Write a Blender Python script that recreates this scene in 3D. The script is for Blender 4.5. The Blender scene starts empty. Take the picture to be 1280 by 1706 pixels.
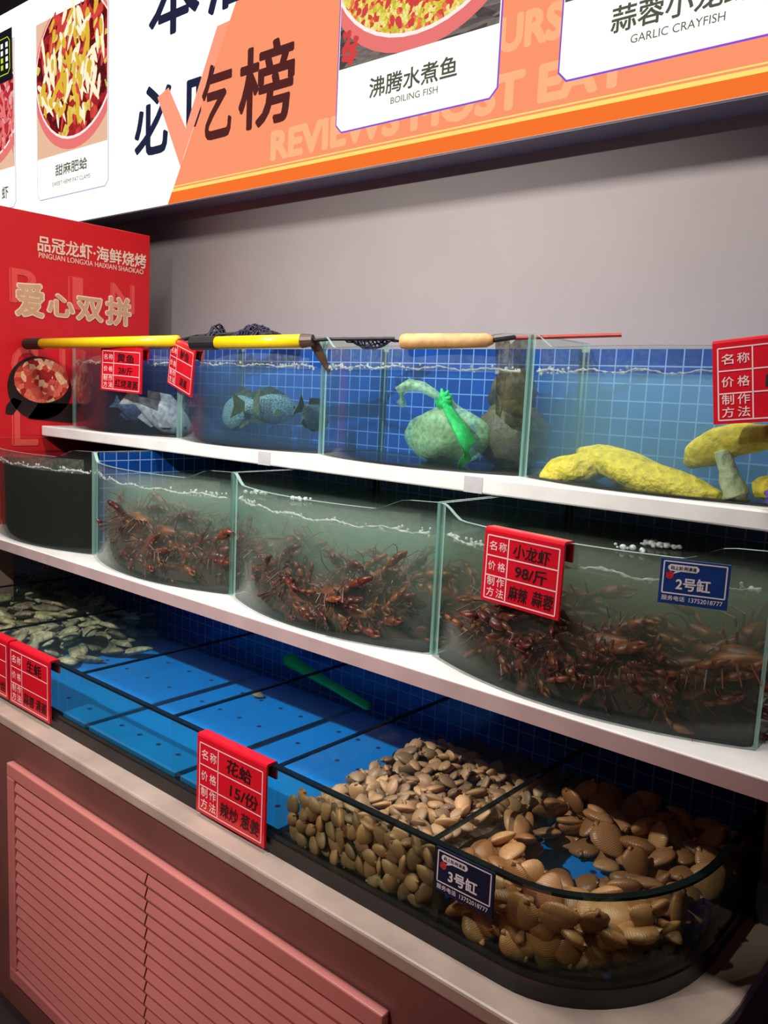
import bpy, bmesh, math, random
from mathutils import Vector, Matrix
random.seed(7)
PI = math.pi
SC = bpy.context.scene
COL = SC.collection
# ------------------------------------------------------------------ camera, light, exposure
K = 0.77            # metres per working unit (the unit in which the stall was measured)
ZO = 2.08           # eye height in working units; the working origin is the camera
def m3(x, y, z): return Vector((x * K, y * K, (z + ZO) * K))
YAW, PITCH, ROLL, FPX = -0.70415756, -0.13673106, 0.04748367, 1395.70283
cf = Vector((math.sin(YAW) * math.cos(PITCH), math.cos(YAW) * math.cos(PITCH), math.sin(PITCH)))
cr = Vector((math.cos(YAW), -math.sin(YAW), 0)); cu = cr.cross(cf)
c_, s_ = math.cos(ROLL), math.sin(ROLL)
cr, cu = c_ * cr + s_ * cu, -s_ * cr + c_ * cu
cam_d = bpy.data.cameras.new('camera'); cam = bpy.data.objects.new('camera', cam_d); COL.objects.link(cam)
cam.matrix_world = Matrix(((cr.x, cu.x, -cf.x, 0), (cr.y, cu.y, -cf.y, 0), (cr.z, cu.z, -cf.z, ZO * K), (0, 0, 0, 1)))
cam_d.sensor_fit = 'VERTICAL'; cam_d.sensor_height = 36; cam_d.lens = FPX / 1706 * 36; cam_d.clip_start = 0.02
SC.camera = cam
w = bpy.data.worlds.new('world'); SC.world = w; w.use_nodes = True
w.node_tree.nodes['Background'].inputs[0].default_value = (0.60, 0.46, 0.46, 1)
w.node_tree.nodes['Background'].inputs[1].default_value = 0.05
SC.view_settings.view_transform = 'Standard'; SC.view_settings.look = 'None'
SC.view_settings.exposure = 0.0; SC.view_settings.gamma = 1.0; SC.view_settings.use_curve_mapping = False
def lamp(name, kind, loc, target, watts, col, size=0.1, size_y=None, angle=60, blend=0.4):
    d = bpy.data.lights.new(name, kind); o = bpy.data.objects.new(name, d); COL.objects.link(o)
    d.energy = watts; d.color = col; o.location = m3(*loc)
    o.rotation_euler = (m3(*target) - m3(*loc)).to_track_quat('-Z', 'Y').to_euler()
    if kind == 'SPOT': d.shadow_soft_size = size; d.spot_size = math.radians(angle); d.spot_blend = blend
    if kind == 'AREA':
        d.shape = 'RECTANGLE'; d.size = size; d.size_y = size_y or size
    return o
lamp('ceiling_spot_lamp', 'SPOT', (-2.0, -0.85, 1.75), (-2.15, 1.85, -0.40), 400, (1.0, 0.96, 0.91), 0.03, angle=66, blend=1.0)
lamp('ceiling_panel_lamp', 'AREA', (-1.3, 1.20, 2.15), (-1.3, 1.95, 0), 58, (1.0, 0.95, 0.92), 2.6, 0.25)
lamp('red_shop_sign_lamp', 'AREA', (-1.5, -0.6, -1.8), (-1.7, 1.2, -1.1), 4.8, (1.0, 0.31, 0.26), 2.4, 0.25)
SC.cycles.transparent_max_bounces = 32
SC.cycles.max_bounces = 8
SC.cycles.volume_bounces = 1
SC.cycles.caustics_reflective = False
SC.cycles.caustics_refractive = False

# ------------------------------------------------------------------ materials
def C(r, g, b):
    f = lambda v: (v / 255 / 12.92) if v / 255 <= 0.04045 else ((v / 255 + 0.055) / 1.055) ** 2.4
    return (f(r), f(g), f(b), 1)
def newmat(name):
    m = bpy.data.materials.new(name); m.use_nodes = True
    nt = m.node_tree; nt.nodes.clear()
    out = nt.nodes.new('ShaderNodeOutputMaterial')
    return m, nt, out
def N(nt, t, **kw):
    n = nt.nodes.new(t)
    for k, v in kw.items():
        if k.startswith('i_'): n.inputs[k[2:].replace('_', ' ')].default_value = v
        else: setattr(n, k, v)
    return n
def pbr(name, col, rough=0.5, metal=0.0, var=0.12, scale=30, bump=0.0, rnd=0.0, spec=0.5, tint=None):
    m, nt, out = newmat(name); L = nt.links
    b = N(nt, 'ShaderNodeBsdfPrincipled'); b.inputs['Roughness'].default_value = rough
    b.inputs['Metallic'].default_value = metal; b.inputs['Specular IOR Level'].default_value = spec
    tc = N(nt, 'ShaderNodeTexCoord'); no = N(nt, 'ShaderNodeTexNoise'); no.inputs['Scale'].default_value = scale
    no.inputs['Detail'].default_value = 4
    L.new(tc.outputs['Object'], no.inputs['Vector'])
    mx = N(nt, 'ShaderNodeMix', data_type='RGBA')
    c2 = tint or tuple(v * (1 - 2.2 * var) for v in col[:3]) + (1,)
    mx.inputs[6].default_value = c2; mx.inputs[7].default_value = tuple(min(1, v * (1 + var)) for v in col[:3]) + (1,)
    rp = N(nt, 'ShaderNodeMapRange'); rp.inputs[1].default_value = 0.3; rp.inputs[2].default_value = 0.7
    L.new(no.outputs['Fac'], rp.inputs[0]); L.new(rp.outputs[0], mx.inputs[0])
    res = mx.outputs[2]
    if rnd:
        oi = N(nt, 'ShaderNodeObjectInfo'); hs = N(nt, 'ShaderNodeHueSaturation')
        r2 = N(nt, 'ShaderNodeMapRange'); r2.inputs[3].default_value = 1 - rnd; r2.inputs[4].default_value = 1 + rnd * 0.8
        L.new(oi.outputs['Random'], r2.inputs[0]); L.new(r2.outputs[0], hs.inputs['Value'])
        r3 = N(nt, 'ShaderNodeMapRange'); r3.inputs[3].default_value = 0.48; r3.inputs[4].default_value = 0.515
        L.new(oi.outputs['Random'], r3.inputs[0]); L.new(r3.outputs[0], hs.inputs['Hue'])
        L.new(res, hs.inputs['Color']); res = hs.outputs[0]
    L.new(res, b.inputs['Base Color'])
    if bump:
        bp = N(nt, 'ShaderNodeBump'); bp.inputs['Strength'].default_value = bump; bp.inputs['Distance'].default_value = 0.01
        L.new(no.outputs['Fac'], bp.inputs['Height']); L.new(bp.outputs[0], b.inputs['Normal'])
    L.new(b.outputs[0], out.inputs[0]); return m
def emit(name, col, st=1.0):
    m, nt, out = newmat(name); e = N(nt, 'ShaderNodeEmission'); e.inputs[0].default_value = col; e.inputs[1].default_value = st
    nt.links.new(e.outputs[0], out.inputs[0]); return m
def emit_food(name, cols, scale=60, st=1.0, stretch=(1, 1, 1)):
    m, nt, out = newmat(name); L = nt.links
    tc = N(nt, 'ShaderNodeTexCoord'); mp = N(nt, 'ShaderNodeMapping'); mp.inputs['Scale'].default_value = stretch
    vo = N(nt, 'ShaderNodeTexVoronoi'); vo.inputs['Scale'].default_value = scale
    L.new(tc.outputs['Object'], mp.inputs[0]); L.new(mp.outputs[0], vo.inputs['Vector'])
    ra = N(nt, 'ShaderNodeValToRGB'); ra.color_ramp.interpolation = 'CONSTANT'
    el = ra.color_ramp.elements
    while len(el) < len(cols): el.new(0.5)
    for i, c in enumerate(cols): el[i].position = i / len(cols); el[i].color = c
    sp = N(nt, 'ShaderNodeSeparateColor'); L.new(vo.outputs['Color'], sp.inputs[0]); L.new(sp.outputs[0], ra.inputs[0])
    no = N(nt, 'ShaderNodeTexNoise'); no.inputs['Scale'].default_value = scale * 2.5; L.new(mp.outputs[0], no.inputs['Vector'])
    mr = N(nt, 'ShaderNodeMapRange'); mr.inputs[3].default_value = 0.45; mr.inputs[4].default_value = 1.5; L.new(no.outputs['Fac'], mr.inputs[0])
    mu = N(nt, 'ShaderNodeMix', data_type='RGBA', blend_type='MULTIPLY'); mu.inputs[0].default_value = 1
    L.new(ra.outputs[0], mu.inputs[6]); L.new(mr.outputs[0], mu.inputs[7])
    e = N(nt, 'ShaderNodeEmission'); e.inputs[1].default_value = st; L.new(mu.outputs[2], e.inputs[0])
    L.new(e.outputs[0], out.inputs[0]); return m
def print_food(name, cols, scale=60):
    m = emit_food(name, cols, scale); nt = m.node_tree
    e = [n for n in nt.nodes if n.type == 'EMISSION'][0]; src = e.inputs[0].links[0].from_socket
    b = N(nt, 'ShaderNodeBsdfPrincipled'); b.inputs['Roughness'].default_value = 0.4
    nt.links.new(src, b.inputs['Base Color']); out = [n for n in nt.nodes if n.type == 'OUTPUT_MATERIAL'][0]
    nt.links.new(b.outputs[0], out.inputs[0]); nt.nodes.remove(e); return m
def glass(name, tint, haze, hazecol, refl=1.0, rough=0.02):
    m, nt, out = newmat(name); L = nt.links
    t = N(nt, 'ShaderNodeBsdfTransparent'); t.inputs[0].default_value = tint
    d = N(nt, 'ShaderNodeBsdfDiffuse'); d.inputs[0].default_value = hazecol
    g = N(nt, 'ShaderNodeBsdfGlossy'); g.inputs['Roughness'].default_value = rough
    a = N(nt, 'ShaderNodeMixShader'); a.inputs[0].default_value = haze
    L.new(t.outputs[0], a.inputs[1]); L.new(d.outputs[0], a.inputs[2])
    f = N(nt, 'ShaderNodeLayerWeight'); f.inputs[0].default_value = 0.5
    p5 = N(nt, 'ShaderNodeMath', operation='POWER'); p5.inputs[1].default_value = 5; L.new(f.outputs['Facing'], p5.inputs[0])
    mu = N(nt, 'ShaderNodeMath', operation='MULTIPLY_ADD'); mu.inputs[1].default_value = 0.9 * refl; mu.inputs[2].default_value = 0.02 * refl
    L.new(p5.outputs[0], mu.inputs[0])
    b = N(nt, 'ShaderNodeMixShader'); L.new(mu.outputs[0], b.inputs[0]); L.new(a.outputs[0], b.inputs[1]); L.new(g.outputs[0], b.inputs[2])
    L.new(b.outputs[0], out.inputs[0]); return m
def water(name, scat, sd, absorb, ad, refl=0.9, bump=0.0, aniso=0.0):
    m = glass(name, (1, 1, 1, 1), 0.0, (1, 1, 1, 1), refl, 0.03); nt = m.node_tree; L = nt.links
    out = [n for n in nt.nodes if n.type == 'OUTPUT_MATERIAL'][0]
    s = N(nt, 'ShaderNodeVolumeScatter'); s.inputs['Color'].default_value = scat; s.inputs['Density'].default_value = sd
    s.inputs['Anisotropy'].default_value = aniso
    a = N(nt, 'ShaderNodeVolumeAbsorption'); a.inputs['Color'].default_value = absorb; a.inputs['Density'].default_value = ad
    ad_ = N(nt, 'ShaderNodeAddShader'); L.new(s.outputs[0], ad_.inputs[0]); L.new(a.outputs[0], ad_.inputs[1])
    L.new(ad_.outputs[0], out.inputs['Volume'])
    if bump:
        tc = N(nt, 'ShaderNodeTexCoord'); no = N(nt, 'ShaderNodeTexNoise'); no.inputs['Scale'].default_value = 14
        bp = N(nt, 'ShaderNodeBump'); bp.inputs['Strength'].default_value = bump; bp.inputs['Distance'].default_value = 0.01
        L.new(tc.outputs['Object'], no.inputs['Vector']); L.new(no.outputs['Fac'], bp.inputs['Height'])
        for n in nt.nodes:
            if n.type == 'BSDF_GLOSSY': L.new(bp.outputs[0], n.inputs['Normal'])
    return m
def tile_mat(name, col, grout, size=0.05):
    m, nt, out = newmat(name); L = nt.links
    ge = N(nt, 'ShaderNodeNewGeometry'); sx = N(nt, 'ShaderNodeSeparateXYZ'); L.new(ge.outputs['Position'], sx.inputs[0])
    ad = N(nt, 'ShaderNodeMath', operation='ADD'); L.new(sx.outputs[0], ad.inputs[0]); L.new(sx.outputs[1], ad.inputs[1])
    cb = N(nt, 'ShaderNodeCombineXYZ'); L.new(ad.outputs[0], cb.inputs[0]); L.new(sx.outputs[2], cb.inputs[1])
    br = N(nt, 'ShaderNodeTexBrick'); br.offset = 0; br.squash = 1
    s = size * K
    br.inputs['Scale'].default_value = 1.0; br.inputs['Brick Width'].default_value = s; br.inputs['Row Height'].default_value = s
    br.inputs['Mortar Size'].default_value = 0.0016; br.inputs['Mortar Smooth'].default_value = 0.1; br.inputs['Bias'].default_value = 0
    br.inputs['Color1'].default_value = col; br.inputs['Color2'].default_value = tuple(v * 0.72 for v in col[:3]) + (1,)
    br.inputs['Mortar'].default_value = grout
    L.new(cb.outputs[0], br.inputs['Vector'])
    b = N(nt, 'ShaderNodeBsdfPrincipled'); b.inputs['Roughness'].default_value = 0.25
    bp = N(nt, 'ShaderNodeBump', invert=True); bp.inputs['Strength'].default_value = 0.5; bp.inputs['Distance'].default_value = 0.002
    L.new(br.outputs['Fac'], bp.inputs['Height']); L.new(bp.outputs[0], b.inputs['Normal'])
    L.new(br.outputs['Color'], b.inputs['Base Color']); L.new(b.outputs[0], out.inputs[0]); return m
def shell_mat(name, ca, cb, cc, ring=260, rough=0.45, rnd=0.3):
    m, nt, out = newmat(name); L = nt.links
    tc = N(nt, 'ShaderNodeTexCoord'); wv = N(nt, 'ShaderNodeTexWave', wave_type='RINGS', rings_direction='SPHERICAL')
    mp = N(nt, 'ShaderNodeMapping'); mp.inputs['Location'].default_value = (0.03, 0, 0)
    L.new(tc.outputs['Object'], mp.inputs[0]); L.new(mp.outputs[0], wv.inputs['Vector'])
    wv.inputs['Scale'].default_value = ring; wv.inputs['Distortion'].default_value = 3; wv.inputs['Detail'].default_value = 3; wv.inputs['Detail Scale'].default_value = 2
    no = N(nt, 'ShaderNodeTexNoise'); no.inputs['Scale'].default_value = 70; L.new(tc.outputs['Object'], no.inputs['Vector'])
    r = N(nt, 'ShaderNodeMix', data_type='RGBA'); r.inputs[6].default_value = ca; r.inputs[7].default_value = cb
    L.new(wv.outputs['Fac'], r.inputs[0])
    oi = N(nt, 'ShaderNodeObjectInfo')
    ad = N(nt, 'ShaderNodeMath', operation='MULTIPLY'); L.new(oi.outputs['Random'], ad.inputs[0]); L.new(no.outputs['Fac'], ad.inputs[1])
    r2 = N(nt, 'ShaderNodeMix', data_type='RGBA'); L.new(ad.outputs[0], r2.inputs[0]); L.new(r.outputs[2], r2.inputs[6]); r2.inputs[7].default_value = cc
    hs = N(nt, 'ShaderNodeHueSaturation'); mr = N(nt, 'ShaderNodeMapRange'); mr.inputs[3].default_value = 1 - rnd; mr.inputs[4].default_value = 1 + rnd * 0.7
    L.new(oi.outputs['Random'], mr.inputs[0]); L.new(mr.outputs[0], hs.inputs['Value']); L.new(r2.outputs[2], hs.inputs['Color'])
    b = N(nt, 'ShaderNodeBsdfPrincipled'); b.inputs['Roughness'].default_value = rough; L.new(hs.outputs[0], b.inputs['Base Color'])
    bp = N(nt, 'ShaderNodeBump'); bp.inputs['Strength'].default_value = 0.15; bp.inputs['Distance'].default_value = 0.002
    L.new(wv.outputs['Fac'], bp.inputs['Height']); L.new(bp.outputs[0], b.inputs['Normal'])
    L.new(b.outputs[0], out.inputs[0]); return m
def veil(name, col, alpha, rough=0.5, spread=None):
    m, nt, out = newmat(name); L = nt.links
    b = N(nt, 'ShaderNodeBsdfPrincipled'); b.inputs['Base Color'].default_value = col; b.inputs['Roughness'].default_value = rough
    b.inputs['Alpha'].default_value = alpha
    tc = N(nt, 'ShaderNodeTexCoord'); no = N(nt, 'ShaderNodeTexNoise'); no.inputs['Scale'].default_value = 90; no.inputs['Detail'].default_value = 4
    L.new(tc.outputs['Object'], no.inputs['Vector'])
    mr = N(nt, 'ShaderNodeMapRange'); mr.inputs[1].default_value = 0.3; mr.inputs[2].default_value = 0.7
    lo, hi = (max(0, alpha - 0.3), min(1, alpha + 0.25)) if spread is None else (alpha * (1 - spread), alpha * (1 + spread))
    mr.inputs[3].default_value = lo; mr.inputs[4].default_value = hi
    L.new(no.outputs['Fac'], mr.inputs[0]); L.new(mr.outputs[0], b.inputs['Alpha'])
    bp = N(nt, 'ShaderNodeBump'); bp.inputs['Strength'].default_value = 0.6; bp.inputs['Distance'].default_value = 0.004
    L.new(no.outputs['Fac'], bp.inputs['Height']); L.new(bp.outputs[0], b.inputs['Normal'])
    L.new(b.outputs[0], out.inputs[0]); return m

M = {}
M['wall'] = pbr('grey_wall_paint', C(150, 141, 139), 0.7, var=0.03, scale=3)
M['dark'] = pbr('dark_ceiling_paint', C(30, 28, 30), 0.8, var=0.1, scale=3)
M['floor'] = pbr('brown_floor_tile', C(38, 28, 27), 0.6, var=0.1, scale=6)
M['stone'] = pbr('pale_stone_shelf', C(228, 226, 222), 0.35, var=0.05, scale=12)
M['ledge'] = pbr('worn_stone_ledge', C(172, 152, 140), 0.35, var=0.10, scale=9)
M['body'] = pbr('matt_brown_counter_paint', C(112, 70, 64), 0.45, var=0.08, scale=6)
M['louvre'] = pbr('pink_plastic_louvre', C(190, 116, 110), 0.4, var=0.04, scale=5)  # reddish pink is set in the base colour itself
M['post'] = pbr('dark_post_paint', C(46, 42, 42), 0.4, var=0.1, scale=20)
M['lpost'] = pbr('beige_post_paint', C(150, 125, 110), 0.5, var=0.1, scale=20)
M['tile'] = tile_mat('blue_mosaic_tile', C(10, 70, 154), C(120, 152, 205))
M['black'] = pbr('black_silicone', C(14, 15, 16), 0.35, var=0.1)
M['housing'] = pbr('grey_metal_housing', C(128, 122, 130), 0.45, 0.0, var=0.05)
M['edge'] = pbr('darker_front_edge', C(176, 152, 150), 0.45, var=0.05, scale=12)  # greyish pink tone, darker than the shelf top
M['tape'] = pbr('grey_tape', C(186, 184, 186), 0.5, var=0.05)
M['glass'] = glass('clear_tank_glass', (0.955, 0.985, 0.975, 1), 0.005, C(205, 220, 215), 0.8)
M['glass_thick'] = glass('thick_green_glass', (0.82, 0.84, 0.78, 1), 0.006, C(150, 170, 150), 0.9)
M['glass_edge'] = glass('green_glass_edge', (0.70, 0.92, 0.88, 1), 0.5, C(190, 228, 220), 1.0, 0.2)
M['rim'] = pbr('dark_glass_rim', C(36, 44, 34), 0.2, var=0.15)
M['dark_edge'] = glass('dark_glass_edge', (0.10, 0.17, 0.20, 1), 0.10, C(60, 80, 80), 1.0, 0.1)
M['mist'] = veil('wet_glass_film', C(170, 170, 162), 0.14, 0.5, 0.5)
M['foam'] = veil('water_foam', C(225, 232, 228), 0.5, 0.3)
M['w_blue'] = water('clear_blue_water', (0.55, 0.80, 0.95, 1), 0.22, (0.10, 0.72, 0.98, 1), 1.6, 0.5)
M['w_deep'] = water('deep_blue_water', (0.40, 0.66, 0.90, 1), 0.8, (0.10, 0.60, 0.95, 1), 1.8, 0.5)
M['w_haze'] = water('hazy_blue_water', (0.45, 0.78, 0.92, 1), 2.0, (0.12, 0.78, 0.96, 1), 1.5, 0.5)
M['w_dim'] = water('dim_water', (0.5, 0.6, 0.7, 1), 0.6, (0.25, 0.40, 0.62, 1), 8.0, 0.5)
M['w_murk'] = water('murky_green_water', (0.60, 0.76, 0.68, 1), 3.2, (0.45, 0.66, 0.50, 1), 5.5, 0.5)
M['w_murk2'] = water('murky_brown_water', (0.56, 0.68, 0.56, 1), 3.0, (0.45, 0.52, 0.36, 1), 9.0, 0.5)
M['w_dark'] = water('dark_turbid_water', (0.30, 0.30, 0.22, 1), 4.0, (0.15, 0.15, 0.12, 1), 30.0, 0.5)
M['w_low'] = water('shallow_tank_water', (0.6, 0.8, 0.8, 1), 0.15, (0.55, 0.80, 0.82, 1), 1.2, 0.9, 0.06)
M['board_blue'] = pbr('blue_plastic_board', C(8, 134, 222), 0.35, var=0.04, scale=8)
M['hole'] = pbr('drain_hole_dark', C(4, 40, 96), 0.6, var=0.0)
M['red'] = pbr('red_acrylic', C(205, 22, 40), 0.22, var=0.04, scale=14)
M['white_print'] = pbr('white_print', C(238, 200, 200), 0.5, var=0.02)
M['ink'] = pbr('black_marker_ink', C(18, 10, 10), 0.5, var=0.05)
M['label_blue'] = pbr('blue_label_print', C(24, 62, 132), 0.3, var=0.04)
M['label_navy'] = pbr('navy_label_print', C(22, 30, 58), 0.6, var=0.04, spec=0.15)
M['lwhite'] = pbr('white_label_print', C(232, 228, 232), 0.5, var=0.02)
M['rouge'] = pbr('red_label_icon', C(205, 48, 58), 0.5, var=0.2, scale=200)
M['board_red'] = pbr('red_printed_board', C(214, 26, 34), 0.35, var=0.03, scale=4)
M['faint_red'] = pbr('faint_red_outline', C(232, 82, 74), 0.4, var=0.02)
M['tan'] = pbr('tan_lettering', C(214, 168, 126), 0.5, var=0.05)
M['cream'] = pbr('cream_lettering', C(244, 214, 190), 0.5, var=0.03)
M['pan'] = pbr('printed_black_pan', C(40, 26, 24), 0.4, var=0.15)
M['pan_food'] = print_food('printed_crayfish_dish', [C(196, 60, 48), C(226, 110, 84), C(160, 34, 34), C(236, 180, 140), C(205, 84, 70)], 55)
M['yellow'] = pbr('yellow_handle_plastic', C(240, 205, 20), 0.3, var=0.03)
M['grip'] = pbr('black_rubber_grip', C(28, 27, 27), 0.5, var=0.15)
M['wood'] = pbr('bare_wood_handle', C(206, 160, 104), 0.6, var=0.14, scale=40)
M['net'] = pbr('dark_knotted_net', C(34, 30, 58), 0.7, var=0.2)
M['rust'] = pbr('red_rod_paint', C(176, 52, 44), 0.4, var=0.1)
M['brown'] = pbr('brown_ferrule', C(74, 52, 36), 0.5, var=0.15)
M['green'] = pbr('green_plastic', C(30, 205, 50), 0.35, var=0.05)
M['craw'] = pbr('crayfish_shell', C(122, 52, 26), 0.4, var=0.3, scale=50, bump=0.3, rnd=0.55, tint=C(48, 20, 12))
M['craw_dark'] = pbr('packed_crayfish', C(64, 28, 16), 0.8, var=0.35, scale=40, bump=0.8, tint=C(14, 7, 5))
M['craw_leg'] = pbr('crayfish_leg', C(104, 46, 28), 0.4, var=0.2, scale=60, rnd=0.4)
M['clam'] = shell_mat('pale_clam_shell', C(176, 148, 112), C(124, 94, 64), C(200, 150, 100), 190, 0.4, 0.3)
M['venus'] = shell_mat('tan_clam_shell', C(176, 122, 72), C(142, 92, 50), C(196, 156, 108), 120, 0.35, 0.28)
M['oyster'] = pbr('oyster_shell', C(158, 150, 112), 0.6, var=0.3, scale=55, bump=0.9, rnd=0.35)
M['mound'] = pbr('packed_shell_bed', C(92, 72, 50), 0.6, var=0.35, scale=70, bump=1.0)
M['fish'] = pbr('tilapia_scales', C(128, 158, 160), 0.3, var=0.35, scale=240, bump=0.5, tint=C(44, 62, 60))
M['fish_fin'] = pbr('olive_fin', C(84, 96, 62), 0.4, var=0.2, scale=120)
M['fish_pale'] = pbr('pale_fish_belly', C(206, 204, 204), 0.35, var=0.25, scale=60)
M['greenbag'] = veil('pale_green_bag_film', C(172, 214, 160), 0.5)
M['greenknot'] = veil('green_bag_knot', C(40, 215, 110), 0.85)
M['content'] = veil('pale_bag_contents', C(166, 182, 130), 0.85)
M['brownbag'] = veil('brown_net_sack', C(112, 100, 62), 0.7, 0.5, 0.2)
M['yellowbag'] = pbr('yellow_mesh_sack', C(240, 212, 62), 0.55, var=0.12, scale=60, bump=1.0, tint=C(200, 176, 48))
M['palebag'] = pbr('pale_mesh_sack', C(196, 204, 160), 0.55, var=0.15, scale=50, bump=0.8)
M['purple'] = pbr('purple_mesh_net', C(98, 62, 178), 0.6, var=0.35, scale=160, bump=1.0)
M['gill'] = pbr('dark_eye', C(12, 12, 12), 0.2, var=0)

# ------------------------------------------------------------------ building helpers (working units in, metres out)
ORG = {}
def tag(o, label=None, cat=None, group=None, kind=None):
    if label: o['label'] = label
    if cat: o['category'] = cat
    if group: o['group'] = group
    if kind: o['kind'] = kind
    return o
def thing(name, label, cat, at, group=None):
    o = bpy.data.objects.new(name, None); o.empty_display_size = 0.05; COL.objects.link(o)
    o.location = m3(*at); ORG[o.name] = o.location.copy()
    return tag(o, label, cat, group)
class MB:
    def __init__(s, local=False): s.bm = bmesh.new(); s.local = local; s.mi = 0
    def v(s, p): return s.bm.verts.new(p)
    def f(s, vs):
        try:
            f = s.bm.faces.new(vs); f.material_index = s.mi; return f
        except ValueError: return None
    def box(s, x0, x1, y0, y1, z0, z1):
        a = [s.v((x, y, z)) for z in (z0, z1) for x, y in ((x0, y0), (x1, y0), (x1, y1), (x0, y1))]
        for q in ((3, 2, 1, 0), (4, 5, 6, 7), (0, 1, 5, 4), (1, 2, 6, 5), (2, 3, 7, 6), (3, 0, 4, 7)): s.f([a[i] for i in q])
        return s
    def poly(s, pts): s.f([s.v(p) for p in pts]); return s
    def prism(s, plan, z0, z1):          # plan counter-clockwise, extruded upward
        a = [s.v((x, y, z0)) for x, y in plan]; b = [s.v((x, y, z1)) for x, y in plan]; n = len(plan)
        s.f(a[::-1]); s.f(b)
        for i in range(n): j = (i + 1) % n; s.f([a[i], a[j], b[j], b[i]])
        return s
    def slab(s, pts, d):                 # a polygon in space given a thickness vector
        d = Vector(d); a = [s.v(Vector(p)) for p in pts]; b = [s.v(Vector(p) + d) for p in pts]; n = len(pts)
        s.f(a); s.f(b[::-1])
        for i in range(n): j = (i + 1) % n; s.f([a[j], a[i], b[i], b[j]])
        return s
    def grid(s, rows, closed=False):
        vs = [[s.v(p) for p in r] for r in rows]
        for i in range(len(vs) - 1):
            n = len(vs[i])
            for j in range(n if closed else n - 1):
                k = (j + 1) % n; s.f([vs[i][j], vs[i][k], vs[i + 1][k], vs[i + 1][j]])
        return vs
    def tube(s, path, rad, n=8, cap=True, flat=1.0):
        path = [Vector(p) for p in path]; rows = []
        up = Vector((0, 0, 1))
        for i, p in enumerate(path):
            t = (path[min(i + 1, len(path) - 1)] - path[max(i - 1, 0)]).normalized()
            a = t.cross(up)
            if a.length < 1e-3: a = t.cross(Vector((0, 1, 0)))
            a.normalize(); b = a.cross(t).normalized()
            r = rad[i] if isinstance(rad, (list, tuple)) else rad
            rows.append([p + a * math.cos(2 * PI * k / n) * r + b * math.sin(2 * PI * k / n) * r * flat for k in range(n)])
        vs = s.grid(rows, True)
        if cap: s.f(vs[0][::-1]); s.f(vs[-1])
        return s
    def ball(s, c, r, nu=14, nv=9, fn=None):
        c = Vector(c); rows = []
        for i in range(1, nv):
            th = PI * i / nv; row = []
            for j in range(nu):
                ph = 2 * PI * j / nu
                d = Vector((math.sin(th) * math.cos(ph), math.sin(th) * math.sin(ph), math.cos(th)))
                q = Vector((d.x * r[0], d.y * r[1], d.z * r[2]))
                row.append(c + (fn(q, d) if fn else q))
            rows.append(row)
        vs = s.grid(rows, True)
        for sg, row in ((1, vs[0]), (-1, vs[-1])):
            d = Vector((0, 0, sg)); q = Vector((0, 0, sg * r[2])); t = s.v(c + (fn(q, d) if fn else q))
            for j in range(nu):
                k = (j + 1) % nu; s.f([t, row[j], row[k]] if sg < 0 else [t, row[k], row[j]])
        return s
    def text(s, body, o, u, v, w, h, bold=0.0, outline=0.0, shear=0.0):   # glyphs fitted to a w x h box at o along u, v
        m = glyph_mesh(body, 0.0, outline, shear)
        xs = [p.co.x for p in m.vertices]; ys = [p.co.y for p in m.vertices]
        x0, x1, y0, y1 = min(xs), max(xs), min(ys), max(ys); o, u, v = Vector(o), Vector(u), Vector(v)
        nk = 0 if bold <= 0 else (4 if bold < 0.015 else 8)
        x0 -= bold; x1 += bold; y0 -= bold; y1 += bold
        for k in range(nk + 1):              # heavier strokes: the glyph again, shifted by the stroke gain
            ax, ay = (0, 0) if k == 0 else (bold * math.cos(2 * PI * (k + .5) / nk), bold * math.sin(2 * PI * (k + .5) / nk))
            o = o + u.cross(v).normalized() * (0.00008 if k else 0)
            vs = [s.v(o + u * ((p.co.x + ax - x0) / (x1 - x0) * w) + v * ((p.co.y + ay - y0) / (y1 - y0) * h)) for p in m.vertices]
            for p in m.polygons: s.f([vs[i] for i in p.vertices])
        return s
    def build(s, name, mats, parent=None, label=None, cat=None, group=None, kind=None, smooth=False, bevel=0.0, origin=None, fix=True):
        bm = s.bm
        if fix: bmesh.ops.recalc_face_normals(bm, faces=bm.faces)
        if bevel: bmesh.ops.bevel(bm, geom=[e for e in bm.edges], offset=bevel, segments=2, profile=0.5, affect='EDGES', clamp_overlap=True)
        if s.local:
            o0 = Vector((0, 0, 0))
            for q in bm.verts: q.co = q.co * K
        else:
            for q in bm.verts: q.co = m3(*q.co)
            if parent: o0 = ORG[parent.name]
            elif origin: o0 = m3(*origin)
            else:
                xs = [q.co for q in bm.verts]
                o0 = Vector((sum(p.x for p in xs) / len(xs), sum(p.y for p in xs) / len(xs), min(p.z for p in xs)))
            for q in bm.verts: q.co -= o0
        me = bpy.data.meshes.new(name)
        if smooth:
            for f in bm.faces: f.smooth = True
        bm.to_mesh(me); bm.free()
        for mt in (mats if isinstance(mats, (list, tuple)) else [mats]): me.materials.append(mt)
        o = bpy.data.objects.new(name, me); COL.objects.link(o)
        if parent: o.parent = parent
        else: o.location = o0
        ORG[o.name] = o0.copy()
        return tag(o, label, cat, group, kind)
_g = {}
def glyph_mesh(body, bold, outline, shear):
    k = (body, bold, outline, shear)
    if k in _g: return _g[k]
    c = bpy.data.curves.new('lettering', 'FONT'); c.body = body; c.offset = bold; c.resolution_u = 3; c.shear = shear
    if outline: c.fill_mode = 'NONE'; c.bevel_depth = outline; c.bevel_resolution = 0
    o = bpy.data.objects.new('lettering', c); COL.objects.link(o)
    dg = bpy.context.evaluated_depsgraph_get(); me = bpy.data.meshes.new_from_object(o.evaluated_get(dg))
    bpy.data.objects.remove(o); bpy.data.curves.remove(c); _g[k] = me; return me
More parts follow.
